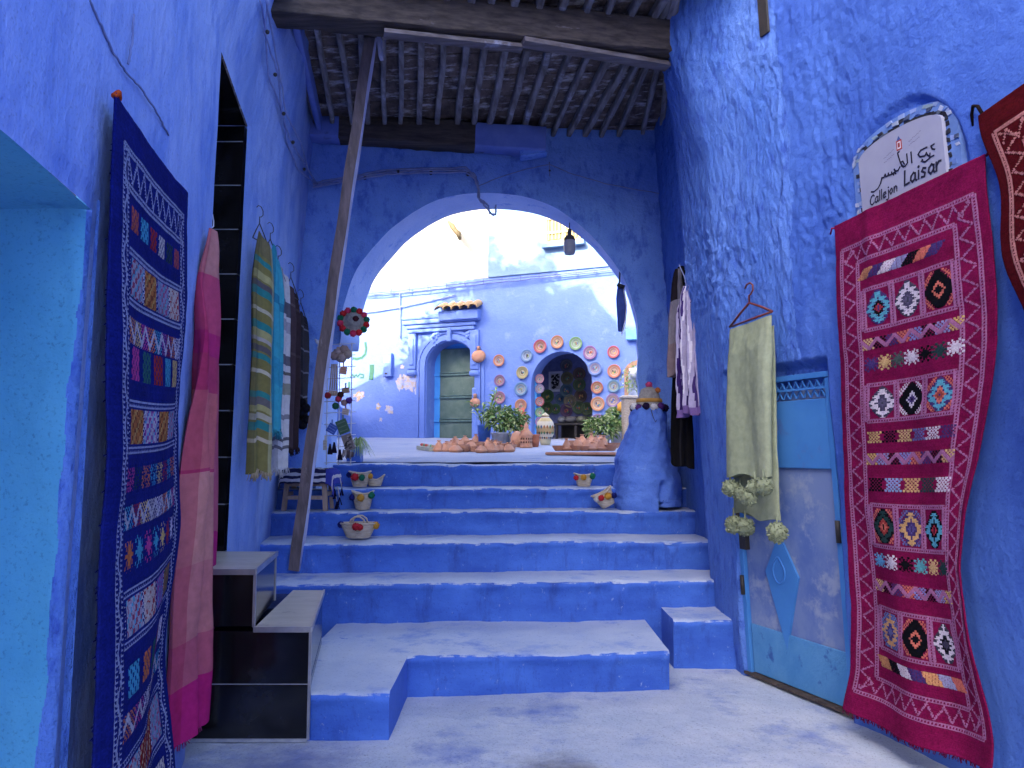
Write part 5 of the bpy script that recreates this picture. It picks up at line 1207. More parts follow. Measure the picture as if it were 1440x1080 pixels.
# terracotta wares spread on the ground
def tagine(c, r_, h_, gname, label, lid=True):
    m = MB(); k = r_; v = rnd.random()
    if v < .22:                                                # an open bowl
        m.lathe([(0, 0), (k * .55, 0), (k * .7, k * .15), (k * 1.05, k * .75), (k * 1.08, k * .8), (k * .98, k * .78), (k * .6, k * .25), (0, k * .2)], c, 14)
        o = m.build("tagine", terra); tag(o, label, "tagine", gname); return o
    if v < .4: h_ *= .8; k *= 1.1
    m.lathe([(0, 0), (k * .75, 0), (k * 1.0, k * .28), (k * 1.06, k * .42), (k * .98, k * .46), (k * .92, k * .5), (k * .86, k * .6), (k * .52, k * .6 + (h_ - k * .6) * rnd.uniform(.4, .6)), (k * .24, h_ * .84), (k * .2, h_ * .88), (k * .38, h_ * .96), (k * .34, h_), (k * .2, h_ * .99), (0, h_ * .97)], c, 14)
    o = m.build("tagine", terra); tag(o, label, "tagine", gname); return o
gl_ = "small terracotta tagines laid out left of the doorway"
for row, (py, x0, x1, st_) in enumerate(((636, 617, 716, 12.2), (631, 628, 722, 11.5), (627, 634, 712, 13), (623, 640, 700, 14))):
    px = x0
    while px < x1:
        tagine(onG(px + rnd.uniform(-1.5, 1.5), py + rnd.uniform(-.8, .8)) + V((0, 0, -.005)), rnd.uniform(.075, .105), rnd.uniform(.12, .175), gl_, "small terracotta tagine or bowl in the crowd before the green door"); px += st_
gr_ = "small terracotta tagines laid out right of the doorway"
tr0, tr1 = onG(772, 640), onG(866, 640)
m = MB(); m.bar((tr0 + tr1) / 2 + V((-(tr1 - tr0).length / 2, .1, .02)), (tr0 + tr1) / 2 + V(((tr1 - tr0).length / 2, -.12, .02)), .42, .035, (0, 0, 1)); tag(bevel(m.build("clay_slab", terra), .012), "flat terracotta slab on the ground carrying tagines at the right of the doorway", "slab")
for row, (py, x0, x1, st_) in enumerate(((638, 786, 866, 12), (634, 800, 866, 12.5), (629, 806, 858, 13))):
    px = x0
    while px < x1:
        tagine(onG(px + rnd.uniform(-1.5, 1.5), py) + V((0, 0, .036)), rnd.uniform(.075, .1), rnd.uniform(.13, .18), gr_, "small terracotta tagine or bowl on the clay slab right of the plate doorway"); px += st_
def lathe_thing(name, px, py, prof, label, cat, mt, group=None, n=18, s=1):
    c_ = onG(px, py); m = MB().lathe([(r_ * s, z_ * s) for r_, z_ in prof], c_, n); return tag(m.build(name, mt), label, cat, group), c_
lathe_thing("lantern", 727, 629, [(0, 0), (.085, 0), (.1, .08), (.1, .14), (.075, .21), (.03, .25), (0, .255)], "domed terracotta lantern left of the taller turret lantern", "lantern", terra, "terracotta lanterns")
o, c_ = lathe_thing("lantern", 740, 630, [(0, 0), (.095, 0), (.1, .02), (.09, .05), (.095, .18), (.11, .2), (.06, .26), (.035, .3), (.04, .33), (.02, .36), (0, .4)], "turret shaped terracotta lantern with a pointed top beside the domed one", "lantern", terra, "terracotta lanterns")
m = MB()
for i in range(16):
    a = 6.283 * i / 16
    for zz in (.09, .14): d_ = V((math.cos(a), math.sin(a), 0)); t_ = V((-d_.y, d_.x, 0)); m.poly([c_ + d_ * .098 + V((0, 0, zz)) + t_ * x * .009 + V((0, 0, y * .016)) for x, y in ((-1, -1), (1, -1), (1, .5), (0, 1), (-1, .5))])
m.build("cutout", P("dark_hollow", (.05, .02, .015)), o)
lathe_thing("pot", 752, 629, [(0, 0), (.055, 0), (.075, .1), (.07, .16), (.085, .19), (.08, .2), (.06, .19), (0, .15)], "small open terracotta pot beside the doorway", "pot", P("dark_terracotta", (.4, .14, .08)))
lathe_thing("conical_jar", 735, 623, [(0, 0), (.12, 0), (.14, .25), (.11, .38), (.115, .4), (.09, .5), (.06, .62), (.02, .74), (0, .75)], "tall red terracotta jar with pointed lid behind the green bush", "jar", P("red_clay", (.55, .13, .09)), s=.85)
tagine(onG(832, 626), .09, .34, gr_, "tall terracotta tagine at the back of the right hand group under the bush")
m = MB(); c0, c1 = onG(593, 632), onG(611, 635); m.bar(c0 + V((0, 0, .03)), c1 + V((0, 0, .03)), .16, .05, (0, 0, 1), (.3, .34, .3))
tagt = m.build("bead_tray", attr_glaze); tag(tagt, "grey tray of small coloured trinkets at the left end of the tagines", "tray")
for i in range(14): 
    q = MB().ball(c0.lerp(c1, rnd.random()) + V((0, rnd.uniform(-.06, .06), .07)), .022, 7, 5, rnd.choice([(.5, .1, .08), (.1, .3, .15), (.5, .3, .2), (.4, .4, .4), (.5, .2, .1)])); tag(q.build("trinket", attr_glaze), "tiny coloured trinket on the grey tray", "trinket", "trinkets on the grey tray")
# hanging clay lamps on the half column by the green door
for px, py, rr, lab in ((673, 501, .165, "upper of two flat terracotta lamps hung right of the green door"), (668, 566, .12, "lower of two flat terracotta lamps, half behind the tall plant")):
    c_ = onF(px, py, .09); m = MB().lathe([(0, -.03), (rr * .8, -.03), (rr, .0), (rr * .9, .03), (rr * .4, .05), (0, .05)], c_, 22, RF, sy=.82)
    m.lathe([(.0, 0), (.04, 0), (.03, .05), (.045, .08), (0, .1)], c_ + V((0, 0, rr * .75)), 10); tag(m.build("clay_lamp", terra), lab, "lamp", "terracotta lamps by the green door")

# ------------------------------------------------------------------ plants
def leafball(m, c, rx, ry, rz, n, ln, wd, droop=.3, mats=3, up=.2):
    for i in range(n):
        while True:
            d = V((rnd.uniform(-1, 1), rnd.uniform(-1, 1), rnd.uniform(-1, 1)))
            if .15 < d.length < 1: break
        p_ = V(c) + V((d.x * rx, d.y * ry, d.z * rz)); dr = (V((d.x, d.y, d.z * .5 + up)) + V((rnd.uniform(-.7, .7), rnd.uniform(-.7, .7), rnd.uniform(-.5, .5)))).normalized()
        leaf(m, p_, dr, ln * rnd.uniform(.6, 1.25), wd * rnd.uniform(.7, 1.2), droop, rnd.randrange(mats))
def leaf(m, p_, dr, ln, wd, droop=.3, mi=0):
    t_ = dr.cross(V((0, 0, 1)));
    if t_.length < .01: t_ = V((1, 0, 0))
    t_.normalize(); t_.rotate(Matrix.Rotation(rnd.uniform(-.8, .8), 3, dr))
    a, b, c_ = p_, p_ + dr * ln * .5, p_ + dr * ln - V((0, 0, ln * droop)); up_ = t_.cross(dr) * wd * .25
    i0, i1, i2, i3, i4 = m.pt(a), m.pt(b - t_ * wd / 2 + up_), m.pt(b + t_ * wd / 2 + up_), m.pt(c_), m.pt(b)
    m.face([i0, i1, i4], m=mi); m.face([i0, i4, i2], m=mi); m.face([i1, i3, i4], m=mi); m.face([i4, i3, i2], m=mi)
def bush(px, py, ys, rxpx, rzpx, n, label, name="bush", pot=None, ln=.1, wd=.04, potmat=None):
    g_ = onG(px, py); k = g_.y / F; c_ = at(px, ys, g_.y); t = thing(name, g_, label, "plant", "potted plants in the courtyard")
    m = MB(); leafball(m, c_, rxpx * k, rxpx * k * .6, rzpx * k, int(n * 1.7), ln * 1.15, wd * 1.1); m.build("foliage", leaf_m, t)
    s_ = MB()
    for i in range(9): a = rnd.uniform(0, 6.28); s_.tube([g_ + V((.03 * math.cos(a), .03 * math.sin(a), .1)), c_ + V((rxpx * k * .5 * math.cos(a), rxpx * k * .3 * math.sin(a), rnd.uniform(-.1, .15)))], .006, 4)
    s_.build("stem", leaf_m[2], t)
    if pot:
        pw, ph = pot; q = MB().lathe([(0, 0), (pw * .8, 0), (pw, ph * .9), (pw * 1.08, ph * .92), (pw * 1.08, ph), (pw * .9, ph), (pw * .85, ph * .8), (0, ph * .8)], g_, 18); q.build("pot", potmat or terra, t)
    return t
bpot = P("blue_pot_paint", (.035, .11, .42), .5, .1)
bush(704, 625, 588, 21, 17, 300, "bushy green potted plant in front of the plates beside the tall plant", pot=(.16, .2), potmat=P("stone_grey", (.3, .32, .38)))
bush(725, 625, 592, 17, 15, 260, "light green potted bush next to the turret lantern", pot=(.14, .18), potmat=P("stone_grey", (.3, .32, .38)), ln=.09)
bush(846, 626, 602, 24, 15, 380, "wide leafy green plant spilling over the tagines right of the doorway", pot=(.15, .16), potmat=P("pale_planter", (.4, .4, .44)))
bush(868, 624, 590, 13, 12, 130, "upright leafy plant with a yellow flower beside the pebbled pillar", pot=(.13, .2), potmat=P("pale_planter", (.4, .4, .44)), ln=.13)
fl = MB().ball(at(873, 573, onG(868, 624).y - .1), .07, 8, 6, (.6, .3, .05), 0, .2, 1.4); tag(fl.build("flower", attr_glaze), "single orange yellow flower above the upright plant by the pillar", "flower")
# tall long-leaved plant in a blue pot
g_ = onG(681, 624); t = thing("tall_plant", g_, "tall long leaved plant in a blue pot in front of the green door", "plant", "potted plants in the courtyard")
MB().lathe([(0, 0), (.1, 0), (.12, .3), (.13, .32), (.11, .33), (0, .28)], g_, 18).build("pot", bpot, t)
m = MB(); s_ = MB()
for i in range(9):
    a = rnd.uniform(0, 6.28); top = g_ + V((.22 * math.cos(a), .16 * math.sin(a), rnd.uniform(.5, .95))); b_ = g_ + V((.03 * math.cos(a), .03 * math.sin(a), .28)); s_.tube([b_, b_.lerp(top, .5) + V((0, 0, .06)), top], .007, 4)
    for j in range(9): p_ = b_.lerp(top, .25 + .75 * j / 8); leaf(m, p_, V((rnd.uniform(-1, 1), rnd.uniform(-1, 1), rnd.uniform(.1, .9))).normalized(), rnd.uniform(.12, .24), .045, .25, rnd.randrange(3))
m.build("foliage", leaf_m, t); s_.build("stem", leaf_m[0], t)
# spider plant in a square blue pot at the top of the stairs
g_ = at(499, 651, 7.95); g_.z = 1.41; t = thing("spider_plant", g_, "spider plant with arching leaves in a small blue pot at the top of the stairs", "plant", "potted plants in the courtyard")
bevel(MB().box(g_ + V((0, 0, .085)), (.15, .15, .17)).build("pot", bpot, t), .012)
m = MB()
for i in range(90):
    a = rnd.uniform(-1.9, 1.6); ln = rnd.uniform(.1, .24); d_ = V((math.cos(a), math.sin(a) * .8, 0)); w2 = .007; t_ = V((-d_.y, d_.x, 0)); pr = None
    h0 = rnd.uniform(.05, .13); mi = rnd.choice([0, 1, 1, 1])
    for j in range(7):
        q = j / 6; p_ = g_ + V((.02 + .0, 0, .17)) + d_ * ln * q * .9 + V((0, 0, h0 * math.sin(min(q * 2.2, 3.1)) - .2 * max(0, q - .45) * ln / .15))
        cur = (m.pt(p_ - t_ * w2 * (1 - q * .8)), m.pt(p_ + t_ * w2 * (1 - q * .8)))
        if pr: m.face([pr[0], pr[1], cur[1], cur[0]], m=mi)
        pr = cur
m.build("foliage", leaf_m, t)
# pebbled pillar and pale flowers by the niche
g_ = onG(893, 627); t = thing("pebbled_pillar", g_, "beige pebble coated pillar behind the blue buttress at the right of the courtyard", "pillar")
zt_p = at(893, 560, g_.y).z; peb = M("pebble_dash", (.3, .25, .2), (.42, .36, .3), (.2, .16, .13), s=40, cs=60, bump=1, bs=70, bd=.02)
hp_ = zt_p - g_.z
bevel(MB().box(g_ + V((0, .12, hp_ / 2)), (.36, .3, hp_)).build("shaft", peb, t), .03); bevel(MB().box(g_ + V((0, .12, hp_ + .02)), (.42, .36, .05)).build("cap", P("pillar_cap", (.42, .38, .34)), t), .02)
c_ = onF(893, 527, .22); t = thing("hanging_planter", c_, "white hanging pot of yellow green trailing plants in the small brown niche", "plant")
MB().lathe([(0, -.12), (.08, -.12), (.12, .06), (0, .06)], c_ + V((0, 0, .06)), 16).build("pot", white_p, t); m = MB(); leafball(m, c_ + V((-.06, 0, -.05)), .22, .12, .26, 110, .1, .045, .4); m.build("foliage", [leaf_m[1], leaf_m[1], leaf_m[0]], t)

# tree on the roof terrace of the left house: its crown throws the dappled shade on the wall
t_ = thing("tree", (XW - .9, 11.6, 7.5), "leafy roof terrace tree whose shadow dapples the wall above the plates", "tree")
m = MB(); cen = []
for px, py, rr, n in ((650, 432, .4, 60), (665, 408, .28, 36), (690, 398, .32, 90), (692, 368, .16, 30), (692, 346, .1, 12), (715, 414, .42, 130), (742, 408, .36, 100), (767, 380, .16, 34), (768, 356, .1, 12), (765, 405, .28, 40), (705, 428, .55, 200), (740, 425, .5, 160), (630, 440, .3, 30), (645, 480, .3, 25), (610, 470, .3, 22), (590, 500, .35, 26), (655, 350, .12, 8)):
    q = onF(px, py); k = (q.x - (XW - .9)) / -S.x; c_ = q + S * k; cen.append(c_); leafball(m, c_, rr, rr, rr * 1.1, int(n * 1.8), .2, .1, .3)
m.build("crown", leaf_m, t_)
s_ = MB(); b0 = V((XW - .9, 11.6, 7.5)); s_.tube([b0, b0 + V((0, .1, 1.2)), b0 + V((.05, .2, 2.4))], [.09, .07, .05], 8)
for c_ in cen: s_.tube([b0 + V((.02, .12, 1.2)), (b0 + V((0, 0, 1.4))).lerp(c_, .5), c_], [.04, .025, .01], 5)
s_.build("trunk", wood_dark, t_)

# ================================================================== THINGS IN THE PASSAGE
# blue plaster buttress at the right foot of the arch
bt = thing("buttress", (1.28, 7.2, .99), "lumpy blue plaster buttress shaped like two stout legs at the foot of the arch", "buttress")
lv = [(.97, 866, 956, .34), (1.03, 864, 957, .35), (1.14, 864, 957, .345), (1.24, 864, 956, .33), (1.34, 866, 950, .31), (1.45, 868, 946, .29), (1.56, 874, 943, .27), (1.66, 880, 941, .25), (1.76, 886, 939, .23), (1.86, 890, 937, .21), (1.93, 893, 935, .19), (1.965, 898, 931, .15), (1.975, 912, 920, .05)]
zz = np.array([l_[0] for l_ in lv]); nz, na = 90, 80; zi = np.linspace(.97, 1.975, nz)
xa, xb, dp = (np.interp(zi, zz, [l_[k] for l_ in lv]) for k in (1, 2, 3)); Yb = 7.26
aa = np.linspace(0, 2 * math.pi, na); A_, Z_ = np.meshgrid(aa, zi)
xc = ((xa + xb) / 2 - 720) / F * (Yb - .1); hx = (xb - xa) / 2 / F * (Yb - .1)
rr = np.abs(np.cos(A_)) ** 2.6 + np.abs(np.sin(A_)) ** 2.6; rr = rr ** (-1 / 2.6)
bx = xc[:, None] + hx[:, None] * rr * np.cos(A_); by = Yb + dp[:, None] * rr * np.sin(A_)
gpx = 918 + (Z_ - 1) * 10; gx0 = (gpx - 720) / F * Yb
groove = np.clip(1 - np.abs(bx - gx0) / .022, 0, 1) * (np.sin(A_) < -.2) * np.clip((1.27 - Z_) / .05, 0, 1)
nl = .028 * fbm(A_ * 1.3 + 2, Z_ * 3.4, 3, 81) + .011 * fbm(A_ * 5, Z_ * 14, 3, 82)
by = by + groove * .16 - nl * np.sin(A_) * -1.5; bx = bx + nl * np.cos(A_) * 1.5
foot = (bx > gx0) * np.clip((1.06 - Z_) / .02, 0, 1)
Zf = Z_ + foot * .05
grid("plaster_body", np.stack([bx, by, Zf], -1), BL['buttress'], bt)
def at_s(px, py, Y): return at(px, py, Y)
# knitted hat on the buttress
c_ = at(913, 574, 7.22); t = thing("knitted_hat", c_, "grey knitted hat ringed with black and white pom-poms on top of the blue buttress", "hat")
gw = M("grey_wool", (.3, .29, .27), (.2, .19, .18), s=40, bump=.8, bs=90, bd=.005)
MB().lathe([(.155, -.02), (.15, .02), (.115, .06), (.1, .12), (.08, .18), (.03, .205), (0, .21)], c_, 22, None, sy=.9).build("crown", gw, t)
MB().lathe([(.12, .055), (.13, .06), (.122, .09), (.112, .092)], c_, 22, None, sy=.9).build("band", P("ochre_wool", (.5, .27, .06)), t)
for i in range(13):
    a = 6.283 * i / 13; q = MB(); fuzz(q, c_ + V((.155 * math.cos(a), .14 * math.sin(a), .0 + .012 * (i % 2))), .038, [(.02, .012, .04), (.6, .6, .62), (.09, .03, .16)][i % 3], 70); q.build("pompom", attr_cloth, t)
q = MB(); fuzz(q, c_ + V((0, 0, .225)), .035, (.6, .08, .2), 70); q.build("pompom", attr_cloth, t); q = MB(); fuzz(q, c_ + V((.075, -.05, .17)), .03, (.6, .2, .06), 60); q.build("pompom", attr_cloth, t)
m = MB(); m.tube([c_ + V((-.01, -.14, -.02)), c_ + V((.0, -.2, -.1)), c_ + V((.02, -.2, -.14)), c_ + V((.045, -.19, -.1)), c_ + V((.04, -.14, -.02))], .004, 5); m.build("cord", black_metal, t)

# woven straw baskets with pom-poms
strawA = M("coiled_straw", (.5, .44, .36), (.38, .31, .24), s=18, st=(1, 1, 6), bump=1, bs=26, bd=.012, bst=(.3, .3, 4))
POM = dict(red=(.42, .03, .045), green=(.02, .16, .1), blue=(.015, .02, .15), yellow=(.5, .27, .05), white=(.5, .5, .5))
def basket(c, w_, d_, h_, label, poms, handles=False, tilt=None, boat=0):
    t = thing("straw_basket", c, label, "basket", "straw baskets on the steps"); R_ = tilt or Matrix.Identity(3); n, k = 40, 15; c = V(c)
    Pm = np.zeros((2 * k, n + 1, 3))
    for j in range(2 * k):
        q = j / (k - 1) if j < k else (2 * k - 1 - j) / (k - 1); ins = 0 if j < k else .009
        for i in range(n + 1):
            a = 6.2832 * i / n; rr_ = .62 + .38 * q ** .8; x = (w_ / 2 * rr_ - ins) * math.cos(a); y = (d_ / 2 * rr_ - ins) * math.sin(a); z = h_ * q + boat * q * (math.cos(a) ** 2) + (.008 if j >= k and q < .1 else 0)
            co = .002 * math.sin(q * k * 6.28 / 1.6); Pm[j, i] = c + R_ @ V((x * (1 + co * 4), y * (1 + co * 4), z))
    b_ = grid("basket_body", Pm, strawA, t); q = MB(); q.poly([Pm[0, i] for i in range(n)][::-1]); q.build("basket_base", strawA, t)
    rm = MB(); rm.tube([Pm[k - 1, i] for i in range(n + 1)], .008, 6, cap=False); rm.build("rim", strawA, t)
    for px_, z_, cc, r_ in poms:
        a = -math.acos(max(-1, min(1, px_))); p_ = c + R_ @ V((w_ / 2 * .98 * math.cos(a), d_ / 2 * .98 * math.sin(a) - r_ * .4, h_ * z_)); q = MB(); fuzz(q, p_, r_ * .84, POM[cc], 130); q.build("pompom", attr_cloth, t)
    if handles:
        for sy_ in (-1, 1):
            q = MB(); q.tube([c + R_ @ V((x, sy_ * d_ * .3, h_ - .01 + zz)) for x, zz in ((-.07, 0), (-.055, .045), (-.02, .07), (.02, .07), (.055, .045), (.07, 0))], .008, 6); q.build("handle", strawA, t)
    return t
def stepat(px, py, Y, z): p_ = at(px, py, Y); p_.z = z; return p_
basket(stepat(504, 756, 6.56, .787), .31, .2, .125, "wide straw basket with two handles and red pom-poms on the lowest occupied step", [(-1, .9, 'blue', .035), (.0, .85, 'red', .04), (.22, .8, 'red', .035), (1, .85, 'yellow', .04)], True)
basket(stepat(510, 712, 7.0, .996), .2, .18, .14, "small straw basket with orange and green pom-poms, below another basket", [(-.9, .8, 'blue', .035), (0, .8, 'yellow', .042), (.9, .95, 'green', .04)], boat=.03)
basket(stepat(506, 684, 7.36, 1.186), .21, .17, .13, "small straw basket with a large red and a green pom-pom, next to the flattened basket", [(-.95, .9, 'blue', .035), (-.3, .75, 'red', .046), (.35, .7, 'green', .038), (1, .8, 'yellow', .034)], boat=.02)
basket(stepat(527, 684, 7.42, 1.19), .19, .12, .06, "flattened shallow straw basket leaning beside the red pom-pom basket", [], boat=.05)
basket(stepat(821, 684, 7.38, 1.186), .19, .15, .11, "straw basket with red, green and yellow pom-poms alone at the right of an upper step", [(-.85, .8, 'red', .032), (-.1, .85, 'yellow', .036), (.85, .95, 'green', .038)], boat=.02)
basket(stepat(856, 717, 7.0, 1.03), .2, .17, .13, "tilted straw basket with an orange pom-pom leaning on the blue buttress", [(-.75, .85, 'white', .035), (-.35, .8, 'red', .034), (.3, .7, 'yellow', .04), (.85, .5, 'blue', .034)], tilt=Matrix.Rotation(rad(-28), 3, 'Y'), boat=.02)

# stool with striped blanket
stool_w = M("pale_stool_wood", (.32, .24, .2), (.22, .16, .13), s=6, st=(4, 4, .6), bump=.3, bs=30, bd=.004)
sx, sy, sz = (437 - 720) / F * 6.98, 6.98, .992
t = thing("wooden_stool", (sx, sy, sz), "low pale wooden stool under a striped blanket on the steps behind the leaning post", "stool")
hw_, hd, hh = .19, .13, .33
for dx, dy in ((-1, -1), (1, -1), (-1, 1), (1, 1)):
    bevel(MB().bar((sx + dx * hw_, sy + dy * hd, sz), (sx + dx * hw_ * .86, sy + dy * hd * .86, sz + hh), .042, .042, (0, 1, 0)).build("leg", stool_w, t), .006)
for z in (.12, .24):
    for dy in (-1, 1): MB().bar((sx - hw_ * .93, sy + dy * hd * .93, sz + z), (sx + hw_ * .93, sy + dy * hd * .93, sz + z), .03, .034).build("rail", stool_w, t)
    for dx in (-1, 1): MB().bar((sx + dx * hw_ * .93, sy - hd * .93, sz + z + .03), (sx + dx * hw_ * .93, sy + hd * .93, sz + z + .03), .03, .034).build("rail", stool_w, t)
bevel(MB().box((sx, sy, sz + hh + .012), (.4, .28, .022)).build("seat", stool_w, t), .006)
nu, nv = 120, 90; U, Vv = np.meshgrid(np.linspace(-.26, .34, nu), np.linspace(-.27, .19, nv))
def fold(q, e): return np.where(np.abs(q) <= e, 0, np.abs(q) - e)
ex_, ey_ = fold(U, .21), fold(Vv, .145)
bxx = sx + np.clip(U, -.215, .235) + np.sign(U) * ex_ * .25; byy = sy + np.clip(Vv, -.155, .155) + np.sign(Vv) * ey_ * .1 + .0 * U
bz = sz + hh + .036 - ex_ * .95 - ey_ * .97 + .008 * fbm(U * 14, Vv * 14, 3, 91) + .018 * np.abs(pn(U * 9, Vv * 9, 92)) * (np.abs(U) < .22)
bz = np.maximum(bz, sz + .05); 
stp = (np.floor((Vv + .2) / .028) % 2 == 0)[:-1, :-1]; rgt = (U > .19)[:-1, :-1]
cb = np.where(stp[..., None], np.array((.5, .5, .54)), np.array((.02, .022, .07))); st2 = (np.floor((U + .2) / .03) % 3)[:-1, :-1]
cb = np.where(rgt[..., None], np.where((st2 == 0)[..., None], np.array((.5, .45, .48)), np.array((.04, .05, .3))), cb)
o = solid(grid("striped_blanket", np.stack([bxx, byy, bz], -1), attr_cloth, cols=cb), .012, 1); tag(o, "white and navy striped blanket draped over the low wooden stool", "blanket")
for i, (dx, z) in enumerate(((.26, .2), (.3, .12), (.27, .08), (.24, .17), (.3, .2))):
    q = MB(); p_ = V((sx + dx, sy - .1 + .03 * i, sz + z)); q.tube([p_ + V((-.02, 0, .1)), p_], .004, 4, (.5, .5, .5)); 
    for k in range(10): q.tube([p_, p_ + V((rnd.uniform(-.02, .02), rnd.uniform(-.02, .02), -.07))], .004, 4, (.012, .012, .05))
    q.build("tassel", attr_cloth, o)

# hanging wire rack of trinkets on the left jamb
Yr = 7.08; t = thing("wire_rack", at(478, 484, Yr), "white wire display rack hung with trinkets at the left jamb of the arch", "rack")
m = MB()
for px in (461, 478, 495): m.tube([at(px, 482, Yr), at(px - 2, 654, Yr)], .006, 6)
for py in (484, 500, 516, 532, 548, 564, 580, 596, 612, 628, 650): m.tube([at(456, py + 1, Yr - .01), at(500, py - 1, Yr - .01)], .004, 5)
m.build("wire_frame", white_p, t)
def trinket(name, label, cat, f):
    m = MB(); f(m); return tag(m.build(name, attr_cloth), label, cat, "trinkets hung on the wire rack")
def blob(px, py, r, c, n=60): return lambda m: fuzz(m, at(px, py, Yr - .06), r, c, n)
def pouch(px, py, w_, h_, c, c2, rot=0):
    def f(m):
        q = at(px, py, Yr - .05); R_ = Matrix.Rotation(rad(rot), 3, 'Y'); m.box(q, (w_, .025, h_), R_, c)
        for i in range(3): m.box(q + R_ @ V((0, -.014, h_ * (-.3 + .3 * i))), (w_ * .8, .004, h_ * .06), R_, c2)
        m.box(q + V((0, 0, h_ * .5 + .02)), (.012, .008, .05), None, c2)
    return f
trinket("drawstring_bag", "crumpled beige bag at the top of the wire rack", "bag", lambda m: [m.ball(at(476 + dx, 495 + dy, Yr - .05), .045, 9, 6, c, 0, .22) for dx, dy, c in ((0, 0, (.4, .3, .26)), (8, -3, (.34, .24, .2)), (4, 8, (.42, .33, .3)), (-6, 5, (.28, .2, .18)), (13, 3, (.38, .3, .24)))])
trinket("purse", "small peach coloured purse near the top of the rack", "purse", pouch(483, 521, .06, .07, (.55, .26, .2), (.6, .45, .3), 8))
trinket("wooden_spoons", "bundle of long wooden spoons hung on the rack", "spoons", lambda m: [(m.tube([at(467 + i * 2.2, 512, Yr - .04), at(464 + i * 3, 548, Yr - .05)], .007, 5, (.45, .34, .26)), m.ball(at(464 + i * 3, 553, Yr - .05), .018, 8, 6, (.48, .36, .27), 0, 0, 1.5)) for i in range(4)])
for i, (px, py, c, nm) in enumerate(((461, 556, (.35, .03, .04), "dark red"), (476, 561, (.45, .04, .08), "crimson"), (472, 571, (.03, .12, .07), "dark green"), (484, 566, (.3, .2, .2), "dull brown"), (491, 563, (.1, .04, .2), "violet"), (479, 555, (.05, .02, .02), "blackish"))):
    trinket("pompom_charm", "%s pom-pom charm in the cluster on the wire rack" % nm, "charm", blob(px, py, .034, c))
trinket("purse", "square blue purse hanging askew on the rack", "purse", pouch(467, 603, .085, .085, (.06, .12, .42), (.2, .28, .6), 30))
trinket("purse", "larger dark green purse beside the blue one on the rack", "purse", pouch(482, 600, .1, .13, (.07, .13, .09), (.14, .2, .14), -22))
trinket("tote_bag", "speckled grey fringed bag low on the rack", "bag", lambda m: ([m.box(at(490, 622, Yr - .07), (.09, .04, .15), Matrix.Rotation(rad(-20), 3, 'Y'), (.2, .17, .17))], [m.tube([at(483 + k * 1.1, 632 + k * .3, Yr - .09), at(481 + k * 1.2, 644 + rnd.uniform(-3, 3), Yr - .09)], .004, 4, rnd.choice([(.3, .26, .26), (.1, .08, .1)])) for k in range(14)], [m.box(at(490, 622, Yr - .093) + V((rnd.uniform(-.03, .03), 0, rnd.uniform(-.06, .06))), (.02, .003, .012), Matrix.Rotation(rad(-20), 3, 'Y'), rnd.choice([(.34, .3, .3), (.08, .07, .08)])) for k in range(30)]))
for i, (px, py) in enumerate(((464, 632), (470, 630), (478, 640))):
    trinket("tassel_charm", "%s of the black tassel charms at the foot of the rack" % ("left one", "middle one", "right one")[i], "charm", lambda m: [m.tube([at(px, py - 8, Yr - .05), at(px + rnd.uniform(-3, 3), py + 7, Yr - .05)], .008, 4, (.015, .013, .03)) for k in range(9)])
trinket("key_charm", "pale bone coloured charm at the left edge of the rack", "charm", pouch(457, 626, .03, .09, (.45, .4, .33), (.6, .55, .45)))
trinket("patch_purse", "small tan striped purse halfway up the rack", "purse", pouch(486, 549, .07, .05, (.4, .28, .2), (.15, .1, .08), -6))
trinket("patch_purse", "cream patterned purse under the pom-pom charms", "purse", pouch(486, 579, .06, .06, (.5, .44, .4), (.3, .15, .15), 10))
# bow shaped white ornament on the post
m = MB()
for dx, dy in ((-6, -8), (5, -12), (-2, 8), (7, 2)): m.tube([at(449, 485, 6.85), at(449 + dx * .5, 485 + dy * .6, 6.84), at(449 + dx, 485 + dy, 6.85)], [.014, .018, .006], 6, (.5, .5, .55))
tag(m.build("cloth_bow", attr_cloth), "small pale knotted rag beside the leaning post", "rag")
# felt pom-pom hat on the arch
c_ = at(497, 453, 7.02); t = thing("pompom_hat", c_, "grey straw hat edged with red and green pom-poms, left side of the arch", "hat")
Rh = Matrix.Rotation(rad(72), 3, V((1, .25, 0)).normalized())
MB().lathe([(.13, 0), (.1, .015), (.075, .03), (.065, .07), (.05, .09), (0, .095)], c_, 22, Rh).build("crown", gw, t)
for i in range(14):
    a = 6.283 * i / 14; q = MB(); fuzz(q, c_ + Rh @ V((.125 * math.cos(a), .125 * math.sin(a), .01)), .034, [(.55, .03, .04), (.02, .17, .1), (.6, .05, .12)][i % 3], 70); q.build("pompom", attr_cloth, t)
q = MB(); fuzz(q, c_ + Rh @ V((.02, -.01, .1)), .03, (.06, .02, .03), 60); q.build("pompom", attr_cloth, t)

